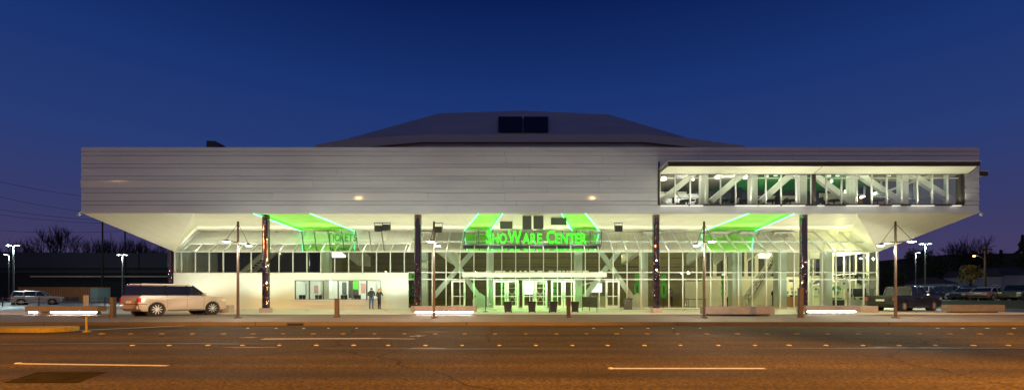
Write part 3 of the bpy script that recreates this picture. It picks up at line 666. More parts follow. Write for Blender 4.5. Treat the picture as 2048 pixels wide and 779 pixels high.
# truss
posts = [1407, 1505, 1603, 1703, 1805]
tm = 'white_steel'; YTR = 30.15
for p in posts:
    x = PX(p, YTR); MB().box(x - .24, x + .24, YTR - .2, YTR + .2, 6.97, 10.3).build('truss_post', M[tm], bld)
for p, q in (((1322, 402), (1390, 345)), ((1422, 402), (1488, 345)), ((1521, 402), (1586, 345)), ((1627, 349), (1699, 404)), ((1712, 345), (1800, 404)), ((1815, 345), (1908, 404))):
    MB().bar(P(*p, YTR - .02), P(*q, YTR - .02), .3, .36).build('truss_diagonal', M[tm], bld)
# window band: glass, frames, sill
wb = MB().quad((WX0, YF + .12, WZ0), (WX1, YF + .12, WZ0), (WX1, YF + .12, WZ1), (WX0, YF + .12, WZ1)).build('window_band', M['glass_dark'], bld)
wf = MB()
for k in range(21):
    x = PX(1350.5 + 30.25 * (k - 1), YF + .1)
    if x < WX1 - .1: wf.box(x - .025, x + .025, YF + .06, YF + .18, WZ0, WZ1)
wf.box(WX0, WX1, YF + .07, YF + .17, PZ(355, YF) - .02, PZ(355, YF) + .02)
wf.build('mullion', M['frame'], wb)
wd_ = MB(); wd_.box(WX0 - .1, WX0, YF - .05, YF + .2, WZ0 - .05, WZ1 + .8).box(WX0, WX1, YF - .06, YF + .2, WZ0 - .08, WZ0 + .02)
for px in (1627.5, 1923): wd_.box(PX(px, YF) - .11, PX(px, YF) + .11, YF - .045, YF + .21, WZ0 + .02, WZ1)
wd_.build('window_surround', M['awn_dark'], wb)
# awning
AY = 27.2; az0, az1 = 8.95, 9.24
AE = 28.3
aw = MB().box(WX0 - .05, AE, AY, AY + .08, az0, az1 - .03).box(XR + .92, XR + 1.0, 29.4, 33, az0, az1 - .03).hexa([(AE - .08, AY + .08, az0), (AE, AY + .08, az0), (WX1 + .35, YF - .07, az0), (WX1 + .27, YF - .07, az0), (AE - .08, AY + .08, az1 - .03), (AE, AY + .08, az1 - .03), (WX1 + .35, YF - .07, az1 - .03), (WX1 + .27, YF - .07, az1 - .03)]).box(XR + .02, XR + .92, 29.4, 29.48, az0, az1 - .03).build('awning', M['awn_dark'], bld)
MB().prism([(WX0 - .02, AY + .09, az0 + .005), (AE - .09, AY + .09, az0 + .005), (WX1 + .26, YF - .07, az0 + .005), (WX0 - .02, YF - .07, az0 + .005)], (0, 0, .045)).box(XR + .02, XR + .9, 29.49, 33, az0 + .005, az0 + .05).build('awning_soffit', M['awn_under'], aw)
MB().prism([(WX0 - .08, AY - .05, az1 - .03), (AE + .04, AY - .05, az1 - .03), (WX1 + .4, YF - .07, az1 - .03), (WX0 - .08, YF - .07, az1 - .03)], (0, 0, .05)).box(XR + .02, XR + 1.05, 29.35, 33, az1 - .03, az1 + .02).build('awning_roof', M['frame'], aw)
MB().bar((PX(1645, AY + .1), AY + .12, az0 - .004), (PX(1628, YF - .1), YF - .1, az0 - .004), .03, .012).build('awning_seam', M['awn_dark'], aw)
ab = MB()
for k in range(4): ab.box(WX0, AE - .03, AY - .015, AY - .002, az0 + .03 + k * .06, az0 + .055 + k * .06)
ab.build('awning_slat', M['brown_metal'], aw)

# ------------------------------------------------------------------ SIGNS
sg1 = thing('letter_sign', 'large green illuminated letters standing above the entrance glazing', 'sign', (PX(1072, 37.7), 37.7, 5.2))
zs0 = PZ(487, 37.7)
letters('ShoWare Center', PX(972, 37.7), PX(1173, 37.7), 37.7, zs0, 1.13, .88, M['sign'], sg1, .1)
MB().box(PX(926, 37.6), PX(1200, 37.6), 37.55, 37.85, zs0 - .17, zs0 - .02).build('beam', M['dark_gap'], sg1)
for px in (929, 957, 985, 1013, 1041, 1069, 1097, 1125, 1153, 1181, 1203):
    x = PX(px, 37.9); MB().box(x - .035, x + .035, 37.9, 37.98, 5.38, 6.55).build('strut', M['dark_gap'], sg1)
for k in range(8):  # added lamps that relight the soffit shaded by the letters
    x = PX(985 + 26 * k, 38); MB().box(x - .2, x + .2, 37.86, 37.94, zs0 - .12, zs0 - .06).build('added_back_light', M['frame'], sg1)
    lamp('SPOT', (x, 37.95, zs0 - .03), 34, (1, .97, .8), .03, look=(x, 38.35, 7), size=R(150), blend=.5)
sg2 = thing('ticket_sign', 'green lettering reading tickets above the ticket windows', 'sign', (PX(684, 37.7), 37.7, 5.2))
letters('Tickets', PX(654, 37.7), PX(713, 37.7), 37.7, PZ(482, 37.7), .72, .60, M['ticket_sign'], sg2, .06)
for px in (603, 628, 656, 683, 711, 738, 763):
    MB().bar((PX(px + 5, 37.25), 37.25, 4.92), (PX(px, 37.78), 37.78, 6.5), .07, .07).build('strut', M['dark_gap'], sg2)
sg3 = thing('address_number', 'green street number on the glass beside the ticket wall', 'sign', (PX(824, 36.9), 36.9, 2.4))
letters('62', PX(818, 36.9), PX(831.5, 36.9), YG - .08, PZ(558, 36.9), .52, .52, M['ticket_sign'], sg3, .02)
# stacked green banner graphics inside the lobby
for px, wp, y0p, d, lab in ((1447, 8, 549, 41, 'narrow green banner of stacked panels beside the lobby column'), (1005, 9, 565, 43, 'green stacked panel banner seen through the first entrance door'), (1108, 7, 565, 43, 'green stacked panel banner seen through the fifth entrance door')):
    x = PX(px, d); w2 = wp * d / F / 2; t = thing('banner', lab, 'banner', (x, d, 0.02), group='green banners in the lobby')
    for k in range(4):
        z1 = PZ(y0p + 11 * k, d); z0 = PZ(y0p + 11 * k + 8.5, d); MB().box(x - w2, x + w2, d - .1, d + .1, z0, z1).build('panel', M['green_paint'], t)
    MB().box(x - .04, x + .04, d + .11, d + .16, 0.02, PZ(y0p, d)).build('post', M['galv'], t)
    if px == 1447: MB().box(x - w2 * .7, x + w2 * .7, d - .08, d + .08, PZ(549, d) + .002, PZ(549, d) + .05).build('lamp', M['lightRoom'], t)
for px, lab in ((1275, 'green rounded wall graphic left of the mirrored column'), (1328, 'green rounded wall graphic right of the mirrored column')):
    x = PX(px, 40); t = thing('wall_graphic', lab, 'graphic', (x, 40, .02), group='green wall graphics')
    g = MB(); s = 1 if px == 1275 else -1
    zt = PZ(548, 40); g.box(x - .22, x + .22, 40, 40.12, zt - .62, zt); g.build('upper_panel', M['green_paint'], t, bevel=.05)
    ring = MB(); n = 20
    zc = PZ(579, 40); o_ = []; i_ = []
    for k in range(n):
        a = 2 * math.pi * k / n; ca = math.copysign(abs(math.cos(a)) ** .6, math.cos(a)); sa = math.copysign(abs(math.sin(a)) ** .6, math.sin(a))
        o_.append((x + .24 * ca, zc + .72 * sa)); i_.append((x + .09 * ca, zc + .4 * sa))
    for k in range(n):
        j = (k + 1) % n; ring.hexa([(o_[k][0], 40, o_[k][1]), (o_[j][0], 40, o_[j][1]), (o_[j][0], 40.12, o_[j][1]), (o_[k][0], 40.12, o_[k][1]), (i_[k][0], 40, i_[k][1]), (i_[j][0], 40, i_[j][1]), (i_[j][0], 40.12, i_[j][1]), (i_[k][0], 40.12, i_[k][1])])
    ring.build('ring', M['green_paint'], t)
    MB().box(x - .04, x + .04, 40.13, 40.2, .02, zt).build('post', M['galv'], t)

# ------------------------------------------------------------------ PLAZA LAMP POSTS, BOLLARDS, BENCHES
def lamp_post():
    t = thing('plaza_lamp', '', 'street lamp', (0, 0, 0), group='twin-arm lamp posts along the kerb')
    MB().lathe((0, 0, 0), [(.17, 0), (.17, .04), (.09, .07)], 14).build('base', M['brown_metal'], t)
    MB().lathe((0, 0, 0), [(.07, .06), (.062, 2), (.05, 4.9), (.03, 4.93)], 12).build('pole', M['brown_metal'], t, smooth=True)
    a = MB(); a.tube([(0, -.95, 3.82), (0, 0, 3.86), (0, .95, 3.90)], .03, 8); a.build('crossarm', M['brown_metal'], t)
    for s in (-1, 1):
        MB().tube([(0, s * .04, 4.78), (0, s * .9, 3.9)], .012, 5).build('stay_rod', M['brown_metal'], t)
        h = MB().lathe((0, s * .93, 3.80), [(.05, .09), (.17, .05), (.19, .0), (.17, -.01)], 16).build('lamp_head', M['brown_metal'], t)
        MB().lathe((0, s * .93, 3.80), [(.165, -.012), (.15, -.03), (.05, -.045)], 16).build('lens', M['lightW'], h)
    return t
pp = [(476, 'lamp post beside the parked wagon, in front of the white wall'), (868, 'lamp post by the lit bench near the ticket wall corner'), (1408, 'lamp post beside the unlit curved bench'), (1791, 'lamp post in front of the dark pickup truck')]
proto = lamp_post()
for i, (px, lab) in enumerate(pp):
    o = proto if i == 0 else dup(proto); o.location = (PX(px, 23), 23, 0); o['label'] = lab
    x = PX(px, 23)
    for s in (-1, 1): lamp('POINT', (x, 23 + s * .93, 3.62), 450, (.97, 1, .84), .12)
bo = [(226, 595, 'square bollard between the wagon and the long lit bench on the left'), (674, 597, 'square bollard in front of the ticket windows'), (1137, 559 + 38, 'square bollard in front of the last two black bins'), (1601, 576, 'tall bollard in front of the rightmost big mirrored column')]
for i, (px, py, lab) in enumerate(bo):
    d = 23.6; h = PZ(py, d); b = thing('bollard', lab, 'bollard', (PX(px, d), d, 0), group='square bronze bollards')
    x = PX(px, d); MB().box(x - .1, x + .1, d - .1, d + .1, .03, h).build('post', M['brown_metal'], b, bevel=.012); MB().box(x - .14, x + .14, d - .14, d + .14, 0, .03).build('base_plate', M['brown_metal'], b)
    MB().box(x - .115, x + .115, d - .115, d + .115, h, h + .03).build('cap', M['brown_metal'], b)
be = [(50, 195, 26.3, 1, 0, 'long concrete bench with a glowing underside left of the wagon'), (822, 952, 26.3, 1, 0, 'concrete bench with a glowing underside at the ticket wall corner'), (1413, 1555, 25.2, 0, .28, 'curved concrete bench without light beside the third lamp post'),
      (1612, 1720, 27.2, 1, 0, 'concrete bench with a glowing underside between bollard and pickup truck'), (1900, 2010, 29.5, 0, 0, 'unlit concrete bench right of the pickup truck')]
for a, b, d, lit, cv, lab in be:
    x0, x1 = PX(a, d), PX(b, d); t = thing('bench', lab, 'bench', ((x0 + x1) / 2, d, 0), group='low concrete benches on the plaza edge')
    n = 14; s = MB(); pl = MB()
    for k in range(n):
        u0, u1 = k / n, (k + 1) / n; xa, xb = x0 + (x1 - x0) * u0, x0 + (x1 - x0) * u1
        ya, yb = d + cv * ((2 * u0 - 1) ** 2), d + cv * ((2 * u1 - 1) ** 2); zb = .20 if lit else .09
        s.hexa([(xa, ya, zb), (xb, yb, zb), (xb, yb + .6, zb), (xa, ya + .6, zb), (xa, ya, .52), (xb, yb, .52), (xb, yb + .6, .52), (xa, ya + .6, .52)])
    bm_ = s.build('seat', M['bench'], t)
    MB().box(x0 + .25, x1 - .25, d + .2 + cv * .5, d + .5 + cv * .5, 0, .195 if lit else .085).build('plinth', M['dark_gap'], t)
    if lit:
        for u0, u1 in (((.02, .12), (.32, .95)) if a == 50 else ((.06, .95),)):
            MB().box(x0 + (x1 - x0) * u0, x0 + (x1 - x0) * u1, d + .13, d + .19, .13, .19).build('light_strip', M['lightStrip'], t)
# low planters / white blocks beside the pickup
for a, b, d, h, lab in ((1722, 1757, 30.5, .42, 'low pale block behind the lit bench near the pickup truck'), (430, 458, 29.5, .5, 'low pale concrete block in front of the wagon nose')):
    x0, x1 = PX(a, d), PX(b, d); tag(MB().box(x0, x1, d, d + .6, 0, h).build('planter', M['concrete'], bevel=.03), lab, 'planter')
# wheelie bins
def bin_():
    t = thing('wheelie_bin', '', 'bin', group='black wheeled bins by the entrance')
    MB().hexa([(-.2, -.22, .06), (.2, -.22, .06), (.2, .22, .06), (-.2, .22, .06), (-.26, -.28, .66), (.26, -.28, .66), (.26, .28, .66), (-.26, .28, .66)]).build('body', M['black'], t, bevel=.03)
    MB().hexa([(-.3, -.33, .66), (.3, -.33, .66), (.3, .32, .66), (-.3, .32, .66), (-.24, -.26, .74), (.24, -.26, .74), (.24, .26, .74), (-.24, .26, .74)]).build('lid', M['black'], t, bevel=.02)
    for s in (-1, 1): MB().lathe((s * .2, .2, .08), [(.08, -.03), (.08, .03)], 12, 'x').build('wheel', M['rubber'], t)
    MB().tube([(-.2, .34, .64), (.2, .34, .64)], .02, 6).build('handle', M['black'], t)
    return t
bp_ = bin_()
for i, (px, lab) in enumerate(((1016, 'black bin in front of the first pair of entrance doors'), (1064, 'black bin in front of the middle pair of entrance doors'), (1106, 'black bin in front of the last pair of entrance doors'), (1150, 'black bin nearest the curved mesh barrier'))):
    o = bp_ if i == 0 else dup(bp_); o.location = (PX(px, 29.6), 29.6, 0); o.rotation_euler = (0, 0, random.uniform(-.15, .15)); o['label'] = lab
tb_ = thing('litter_bin', 'grey mesh litter bin against the glass beside the single door', 'bin', (PX(1256, 36), 36, 0))
x = PX(1256, 36); MB().box(x - .28, x + .28, 35.75, 36.25, .05, .82).build('body', M['galv'], tb_, bevel=.02); MB().box(x - .32, x + .32, 35.7, 36.3, .82, .9).build('lid', M['black'], tb_, bevel=.02); MB().box(x - .3, x + .3, 35.73, 36.27, 0, .05).build('base', M['black'], tb_)
mb_ = thing('mesh_barrier', 'dark sagging mesh barrier on posts right of the entrance doors', 'barrier', (PX(1180, 33), 33, 0))
q = []
for k in range(11):
    u = k / 10; px = 1165 + 29 * u; d = 33 - 2.2 * u + .5 * math.sin(math.pi * u); q.append((PX(px, d), d))
mm = MB()
for (xa, ya), (xb, yb) in zip(q, q[1:]):
    mm.hexa([(xa, ya, .3), (xb, yb, .3), (xb, yb + .02, .3), (xa, ya + .02, .3), (xa, ya, 1.05), (xb, yb, 1.0), (xb, yb + .02, 1.0), (xa, ya + .02, 1.05)])
mm.build('panel', M['mesh_cloth'], mb_)
for k in (0, 5, 10): MB().tube([(q[k][0], q[k][1] + .04, 0), (q[k][0], q[k][1] + .04, 1.08)], .025, 6).build('post', M['black'], mb_)
# stanchion near left of the doors
st = thing('stanchion', 'thin dark stanchion post standing left of the entrance doors', 'post', (PX(971, 31), 31, 0)); x = PX(971, 31)
MB().lathe((x, 31, 0), [(.2, 0), (.2, .03), (.03, .06)], 14).build('base', M['black'], st); MB().lathe((x, 31, .05), [(.025, 0), (.025, .95), (.04, 1.0)], 8).build('post', M['black'], st)
# floodlights hung under the soffit
for px, py, lab in ((877, 457, 'black floodlight box hung under the soffit above the second lamp post'), (1237, 455, 'black floodlight box hung under the soffit right of the letter sign'), (757, 455, 'dark speaker under the soffit right of the ticket lettering'), (773, 453, 'dark tilted speaker nearest the mirrored column by the ticket wall')):
    d = 34.0; x, zc = PX(px, d), PZ(py, d); t = thing('floodlight' if px in (877, 1237) else 'loudspeaker', lab, 'floodlight' if px in (877, 1237) else 'speaker', (x, d, zc))
    b = MB(); b.hexa([(x - .26, d - .2, zc - .32), (x + .26, d - .2, zc - .32), (x + .26, d + .2, zc - .25), (x - .26, d + .2, zc - .25), (x - .26, d - .2, zc + .1), (x + .26, d - .2, zc + .1), (x + .26, d + .2, zc + .22), (x - .26, d + .2, zc + .22)])
    b.build('housing', M['black'], t, bevel=.02)
    k = MB(); 
    for s in (-1, 1): k.bar((x + s * .29, d, zc - .1), (x + s * .29, d, sz(d) - .0), .03, .06)
    k.bar((x - .3, d, sz(d) - .02), (x + .3, d, sz(d) - .02), .06, .03)
    k.build('bracket', M['black'], t)
# corner cameras
for px, py, s, lab in ((160, 427, -1, 'small white security camera on the left corner of the overhang'), (1960, 425, 1, 'small white security camera on the right corner of the overhang')):
    X = XL if s < 0 else XR; t = thing('security_camera', lab, 'camera', (X, YF + .3, ZB + .05))
    MB().tube([(X, YF + .3, ZB + .05), (X + s * .25, YF + .2, ZB + .12), (X + s * .35, YF + .2, ZB + .02)], .03, 6).build('arm', M['frame'], t)
    MB().lathe((X + s * .35, YF + .2, ZB - .1), [(.03, -.06), (.09, -.03), (.1, .04), (.06, .12)], 12).build('dome', M['frame'], t)

# ------------------------------------------------------------------ VEHICLES (local frame: +X forward, origin on the ground at the middle)
def ngon_body(mb, prof, hw, top_in=0.):
    mb.prism([(x, -hw, z) for x, z in prof], (0, 2 * hw, 0))
def arch(cx, r, zb, n=9):
    a0 = math.asin(max(-1, min(1, (zb - .34) / r)))
    return [(cx + r * math.cos(a), .34 + r * math.sin(a)) for a in [math.pi - a0 - (math.pi - 2 * a0) * k / (n - 1) for k in range(n)]]
def wheel(parent, x, y, r=.36, w=.23, style=0):
    s = 1 if y > 0 else -1; o = MB().lathe((x, y, r), [(r * .74, -w / 2), (r * .93, -w / 2), (r, -w / 2 + .04), (r, w / 2 - .04), (r * .93, w / 2), (r * .74, w / 2)], 28, 'y').build('wheel', M['rubber'], parent, smooth=True)
    rim = MB(); rim.lathe((x, y + s * (w / 2 - .03), r), [(r * .75, -.02), (r * .75, .028), (r * .69, .03), (r * .67, -.02)], 24, 'y')
    for k in range(10):
        a = 2 * math.pi * k / 10; c, sn = math.cos(a), math.sin(a)
        rim.bar((x + c * r * .1, y + s * (w / 2 + .0), r + sn * r * .1), (x + c * r * .7, y + s * (w / 2 - .01), r + sn * r * .7),   .03, .042, up=(0, 1, 0))
    rim.lathe((x, y + s * (w / 2 - .02), r), [(r * .16, -.02), (r * .16, .03), (r * .08, .04)], 12, 'y')
    rim.build('rim', M['chrome'], o)
    return o
def car(name, label, cat, paint, kind='suv', group=None):
    t = thing(name, label, cat, group=group)
    if kind == 'wagon': Lf, Lr, wf, wr, belt, hood, rz, hw = 2.36, -2.36, 1.52, -1.47, 1.14, 1.07, 1.75, .93
    elif kind == 'suv': Lf, Lr, wf, wr, belt, hood, rz, hw = 2.25, -2.25, 1.35, -1.3, 1.08, 1.05, 1.72, .9
    elif kind == 'sedan': Lf, Lr, wf, wr, belt, hood, rz, hw = 2.35, -2.35, 1.42, -1.35, .95, .9, 1.44, .88
    else: Lf, Lr, wf, wr, belt, hood, rz, hw = 2.7, -2.7, 1.75, -1.65, 1.12, 1.12, 1.8, .95
    zb = .27; ra = .43 if kind != 'sedan' else .40
    bot = [(Lr + .03, .42), (Lr + .2, zb)] + arch(wr, ra, zb) + arch(wf, ra, zb) + [(Lf - .15, zb), (Lf, .42)]
    if kind in ('wagon',): top = [(Lf - .0, .62), (Lf - .05, .88), (Lf - .22, hood - .06), (1.35, hood + .03), (1.12, belt), (Lr + .12, belt + .02), (Lr + .02, belt - .1), (Lr - .02, .75)]
    elif kind == 'suv': top = [(Lf, .62), (Lf - .06, .92), (Lf - .25, hood - .04), (1.1, hood + .03), (.95, belt), (Lr + .1, belt + .02), (Lr, .8)]
    elif kind == 'sedan': top = [(Lf, .55), (Lf - .1, .74), (Lf - .35, hood - .08), (1.0, hood), (.85, belt), (-1.55, belt + .02), (Lr + .08, belt - .02), (Lr, .72)]
    else: top = [(Lf, .7), (Lf - .05, 1.0), (Lf - .22, hood), (1.2, hood + .04), (1.1, belt), (Lr, belt), (Lr, .7)]
    b = MB(); ngon_body(b, bot + top, hw); bo = b.build('body', paint, t, bevel=.045, smooth=True, seg=3)
    # greenhouse
    if kind == 'wagon': lo = (1.12, -2.24); hi = (.42, -2.17)
    elif kind == 'suv': lo = (.97, -2.14); hi = (.35, -1.95)
    elif kind == 'sedan': lo = (.9, -1.75); hi = (.15, -1.05)
    else: lo = (1.12, -.75); hi = (.5, -.62)
    i0, i1 = .04, .16; zr = rz - .05
    g = MB(); g.hexa([(lo[1], -hw + i0, belt - .02), (lo[0], -hw + i0, belt - .02), (lo[0], hw - i0, belt - .02), (lo[1], hw - i0, belt - .02), (hi[1], -hw + i1, zr), (hi[0], -hw + i1, zr), (hi[0], hw - i1, zr), (hi[1], hw - i1, zr)])
    gw = g.build('window', M['carglass'], t, bevel=.03)
    rf = MB(); rf.hexa([(hi[1] - .03, -hw + i1 - .02, zr - .03), (hi[0] + .04, -hw + i1 - .02, zr - .03), (hi[0] + .04, hw - i1 + .02, zr - .03), (hi[1] - .03, hw - i1 + .02, zr - .03), (hi[1] + .05, -hw + i1 + .08, rz), (hi[0] - .1, -hw + i1 + .08, rz), (hi[0] - .1, hw - i1 - .08, rz), (hi[1] + .05, hw - i1 - .08, rz)])
    rfo = rf.build('roof', paint, t, bevel=.03, smooth=True)
    # pillars in body colour or black
    pm_ = M['carglass'] if kind == 'wagon' else paint
    pl = MB(); fr = ((lo[0], hi[0]), (lo[1], hi[1]))
    mids = {'wagon': (.1, -.98), 'suv': (-.05, -1.1), 'sedan': (-.25,), 'pickup': (.1,)}[kind]
    for s in (-1, 1):
        for l_, h_ in fr + tuple((m_, m_ - .02) for m_ in mids):
            MB().bar((l_, s * (hw - i0 + .003), belt - .01), (h_, s * (hw - i1 + .003), zr), .06, .09 if kind != 'wagon' or l_ not in (lo[1],) else .05, up=(1, 0, 0)).build('pillar', pm_, t)
    # doors seams, handles, mirrors
    dm_ = MB()
    for s in (-1, 1):
        for xx in {'wagon': (1.02, .08, -.95), 'suv': (.9, -.08, -1.0), 'sedan': (.85, -.25, -1.1), 'pickup': (1.0, .1, -.7)}[kind]:
            dm_.box(xx - .006, xx + .006, s * hw - .004, s * hw + .004, .42, belt - .06)
        dm_.box(wr + ra + .1, wf - ra - .1, s * (hw - .02) - .03, s * (hw - .02) + .03, zb - .02, zb + .07)
    dm_.build('seam', M['dark_gap'], bo)
    for s in (-1, 1):
        for xx in ((-.02, -.98) if kind != 'pickup' else (.2,)):
            MB().box(xx, xx + .2, s * hw - .02, s * hw + .035, belt - .17, belt - .135).build('door_handle', M['chrome'], t, bevel=.01)
        MB().hexa([(lo[0] - .25, s * (hw - .02), belt + .0), (lo[0] - .1, s * (hw - .02), belt), (lo[0] - .1, s * (hw + .2), belt + .02), (lo[0] - .25, s * (hw + .2), belt + .02), (lo[0] - .25, s * (hw - .02), belt + .12), (lo[0] - .12, s * (hw - .02), belt + .12), (lo[0] - .12, s * (hw + .2), belt + .16), (lo[0] - .25, s * (hw + .2), belt + .16)]).build('mirror', paint, t, bevel=.02)
        zl = belt - .2; MB().box(Lr - .015, Lr + .14, s * (hw - .16) - .0 if s > 0 else -hw - .012, hw + .012 if s > 0 else -(hw - .16), zl - .16, zl + .07).build('tail_light', M['tail'], t, bevel=.02)
        zh = hood - .22; MB().box(Lf - .32, Lf - .02, (hw - .34) if s > 0 else -hw - .008, hw + .008 if s > 0 else -(hw - .34), zh - .09, zh + .07).build('headlight', M['headlamp'], t, bevel=.02)
        for xx in (wf, wr): wheel(t, xx, s * (hw - .12), .37 if kind != 'sedan' else .33)
        for xx in (wf, wr): MB().lathe((xx, s * (hw - .22), .34), [(ra + .01, -.14), (ra + .01, .14)], 20, 'y').build('wheel_well', M['rubber'], t)
    MB().box(Lf - .03, Lf + .012, -.55, .55, .5, .78).build('grille', M['black'], t, bevel=.01)
    MB().box(Lr - .02, Lr + .03, -.27, .27, .72, .85).build('number_plate', M['white_plastic'], t)
    for bx in ((Lr - .06, Lr + .1, -hw + .05, hw - .05, .40, .58), (Lf - .1, Lf + .05, -hw + .05, hw - .05, .34, .48)): MB().box(*bx).build('bumper', M['black'] if kind != 'wagon' else paint, t, bevel=.03)
    if kind == 'wagon':
        MB().box(Lr - .03, Lr + .4, -hw - .012, hw + .012, .66, .69).build('trim_strip', M['black'], t)
        rr_ = MB()
        for s in (-1, 1): rr_.tube([(-2.05, s * .62, rz + .03), (.25, s * .62, rz + .03)], .018, 6)
        rr_.build('roof_rail', M['chrome'], t)
    if kind == 'pickup':
        MB().box(Lr + .06, -.8, -hw + .08, hw - .08, belt - .0, belt + .02).build('bed_cover', M['black'], t)
    return t
M['carglass'] = mat('car_glass', (.01, .011, .014), .03, 0, spec=.9)
M['tail'] = mat('tail_lamp', (.45, .02, .015), .15, coat=1, emit=(1, .03, .02), estr=.12)
M['headlamp'] = mat('head_lamp', (.75, .75, .72), .1, .3)
pnt = lambda n, c, m=.2: mat(n, c, .35, m, coat=1, coatr=.04, var=.02, scale=2)
wag = car('station_wagon', 'boxy cream station wagon with dark glass parked by the kerb', 'car', pnt('cream_car_paint', (.46, .375, .30)), 'wagon')
th = R(64.5); rx, ry = PX(312, 25.0), 25.0
# near rear wheel stands at (rx, ry): local (-1.47, -.81)
lx, ly = -1.47, -.81
wag.location = (rx - (lx * math.cos(th) - ly * math.sin(th)), ry - (lx * math.sin(th) + ly * math.cos(th)), 0); wag.rotation_euler = (0, 0, th)
pk = car('pickup_truck', 'black pickup truck parked right of the glass lobby corner', 'pickup', pnt('black_car_paint', (.012, .012, .014)), 'pickup')
pk.location = (PX(1808, 33.4), 33.4, 0); pk.rotation_euler = (0, 0, R(20))
sv = car('sport_utility', 'silver off-roader parked in front of the orange container', 'car', pnt('silver_paint', (.42, .43, .44), .5), 'suv')
sv.location = (PX(76, 56), 56, -.08); sv.rotation_euler = (0, 0, R(38)); sv.scale = (1, 1, 1)
tags = thing('parked_car', 'dark red car with lit tail lamps cut by the left picture edge', 'car')
bpy.data.objects.remove(tags)
# cars in the right-hand lot
protos = {'suv': {}, 'sedan': {}}
pal = {'silver': (.32, .34, .34), 'white': (.5, .51, .5), 'dark': (.02, .022, .03), 'grey': (.16, .17, .18), 'blue': (.02, .035, .10), 'green': (.06, .10, .08)}
lot = [(1978, 50, 'sedan', 'silver', 22, 'silver saloon in the front row of the lot, beside the large green-grey off-roader'), (2036, 49, 'suv', 'green', 205, 'green-grey off-roader at the picture edge of the front row'), (1935, 52, 'sedan', 'green', 200, 'pale green saloon left of the silver saloon in the front row'), (1914, 56, 'suv', 'blue', 80, 'dark blue off-roader in the middle of the lot'),
       (1890, 57, 'suv', 'dark', 85, 'black off-roader left of the dark blue one'), (1862, 60, 'suv', 'white', 20, 'white off-roader under the double lot lamp'), (1880, 66, 'sedan', 'grey', 190, 'grey saloon behind the white off-roader'), (1905, 68, 'suv', 'silver', 95, 'silver off-roader in the back row'), (1930, 70, 'suv', 'dark', 80, 'black off-roader in the back row below the orange lamp'),
       (1956, 70, 'sedan', 'blue', 100, 'dark blue saloon in the back row near the utility pole'), (1990, 66, 'suv', 'grey', 85, 'grey off-roader behind the silver saloon'), (2018, 66, 'sedan', 'dark', 95, 'black saloon behind the green-grey off-roader'), (2046, 68, 'suv', 'silver', 90, 'silver off-roader in the back row at the picture edge'), (1838, 64, 'sedan', 'dark', 15, 'dark saloon seen past the pickup cab'),
       (1872, 78, 'suv', 'dark', 88, 'black off-roader in the far row below the dark evergreens'), (1892, 79, 'sedan', 'silver', 92, 'silver saloon in the far row below the dark evergreens'), (1912, 78, 'suv', 'grey', 85, 'grey off-roader in the far row by the small dim house'), (1947, 80, 'suv', 'white', 95, 'white off-roader in the far row under the olive tree'), (1966, 80, 'sedan', 'dark', 88, 'black saloon in the far row at the foot of the utility pole'), (1984, 79, 'suv', 'blue', 92, 'dark blue off-roader in the far row before the gabled house'), (2004, 80, 'sedan', 'grey', 85, 'grey saloon in the far row before the gap between the houses'), (2030, 80, 'suv', 'dark', 90, 'black off-roader in the far row before the wide pale house')]
for px, d, kind, colr, deg, lab in lot:
    if colr not in protos[kind]:
        o = car('parked_car', lab, 'car', pnt(colr + '_paint', pal[colr], .3), kind, 'cars parked in the right-hand lot'); protos[kind][colr] = o
    else: o = dup(protos[kind][colr]); o['label'] = lab
    o.location = (PX(px, d), d, .55); o.rotation_euler = (0, 0, R(deg))

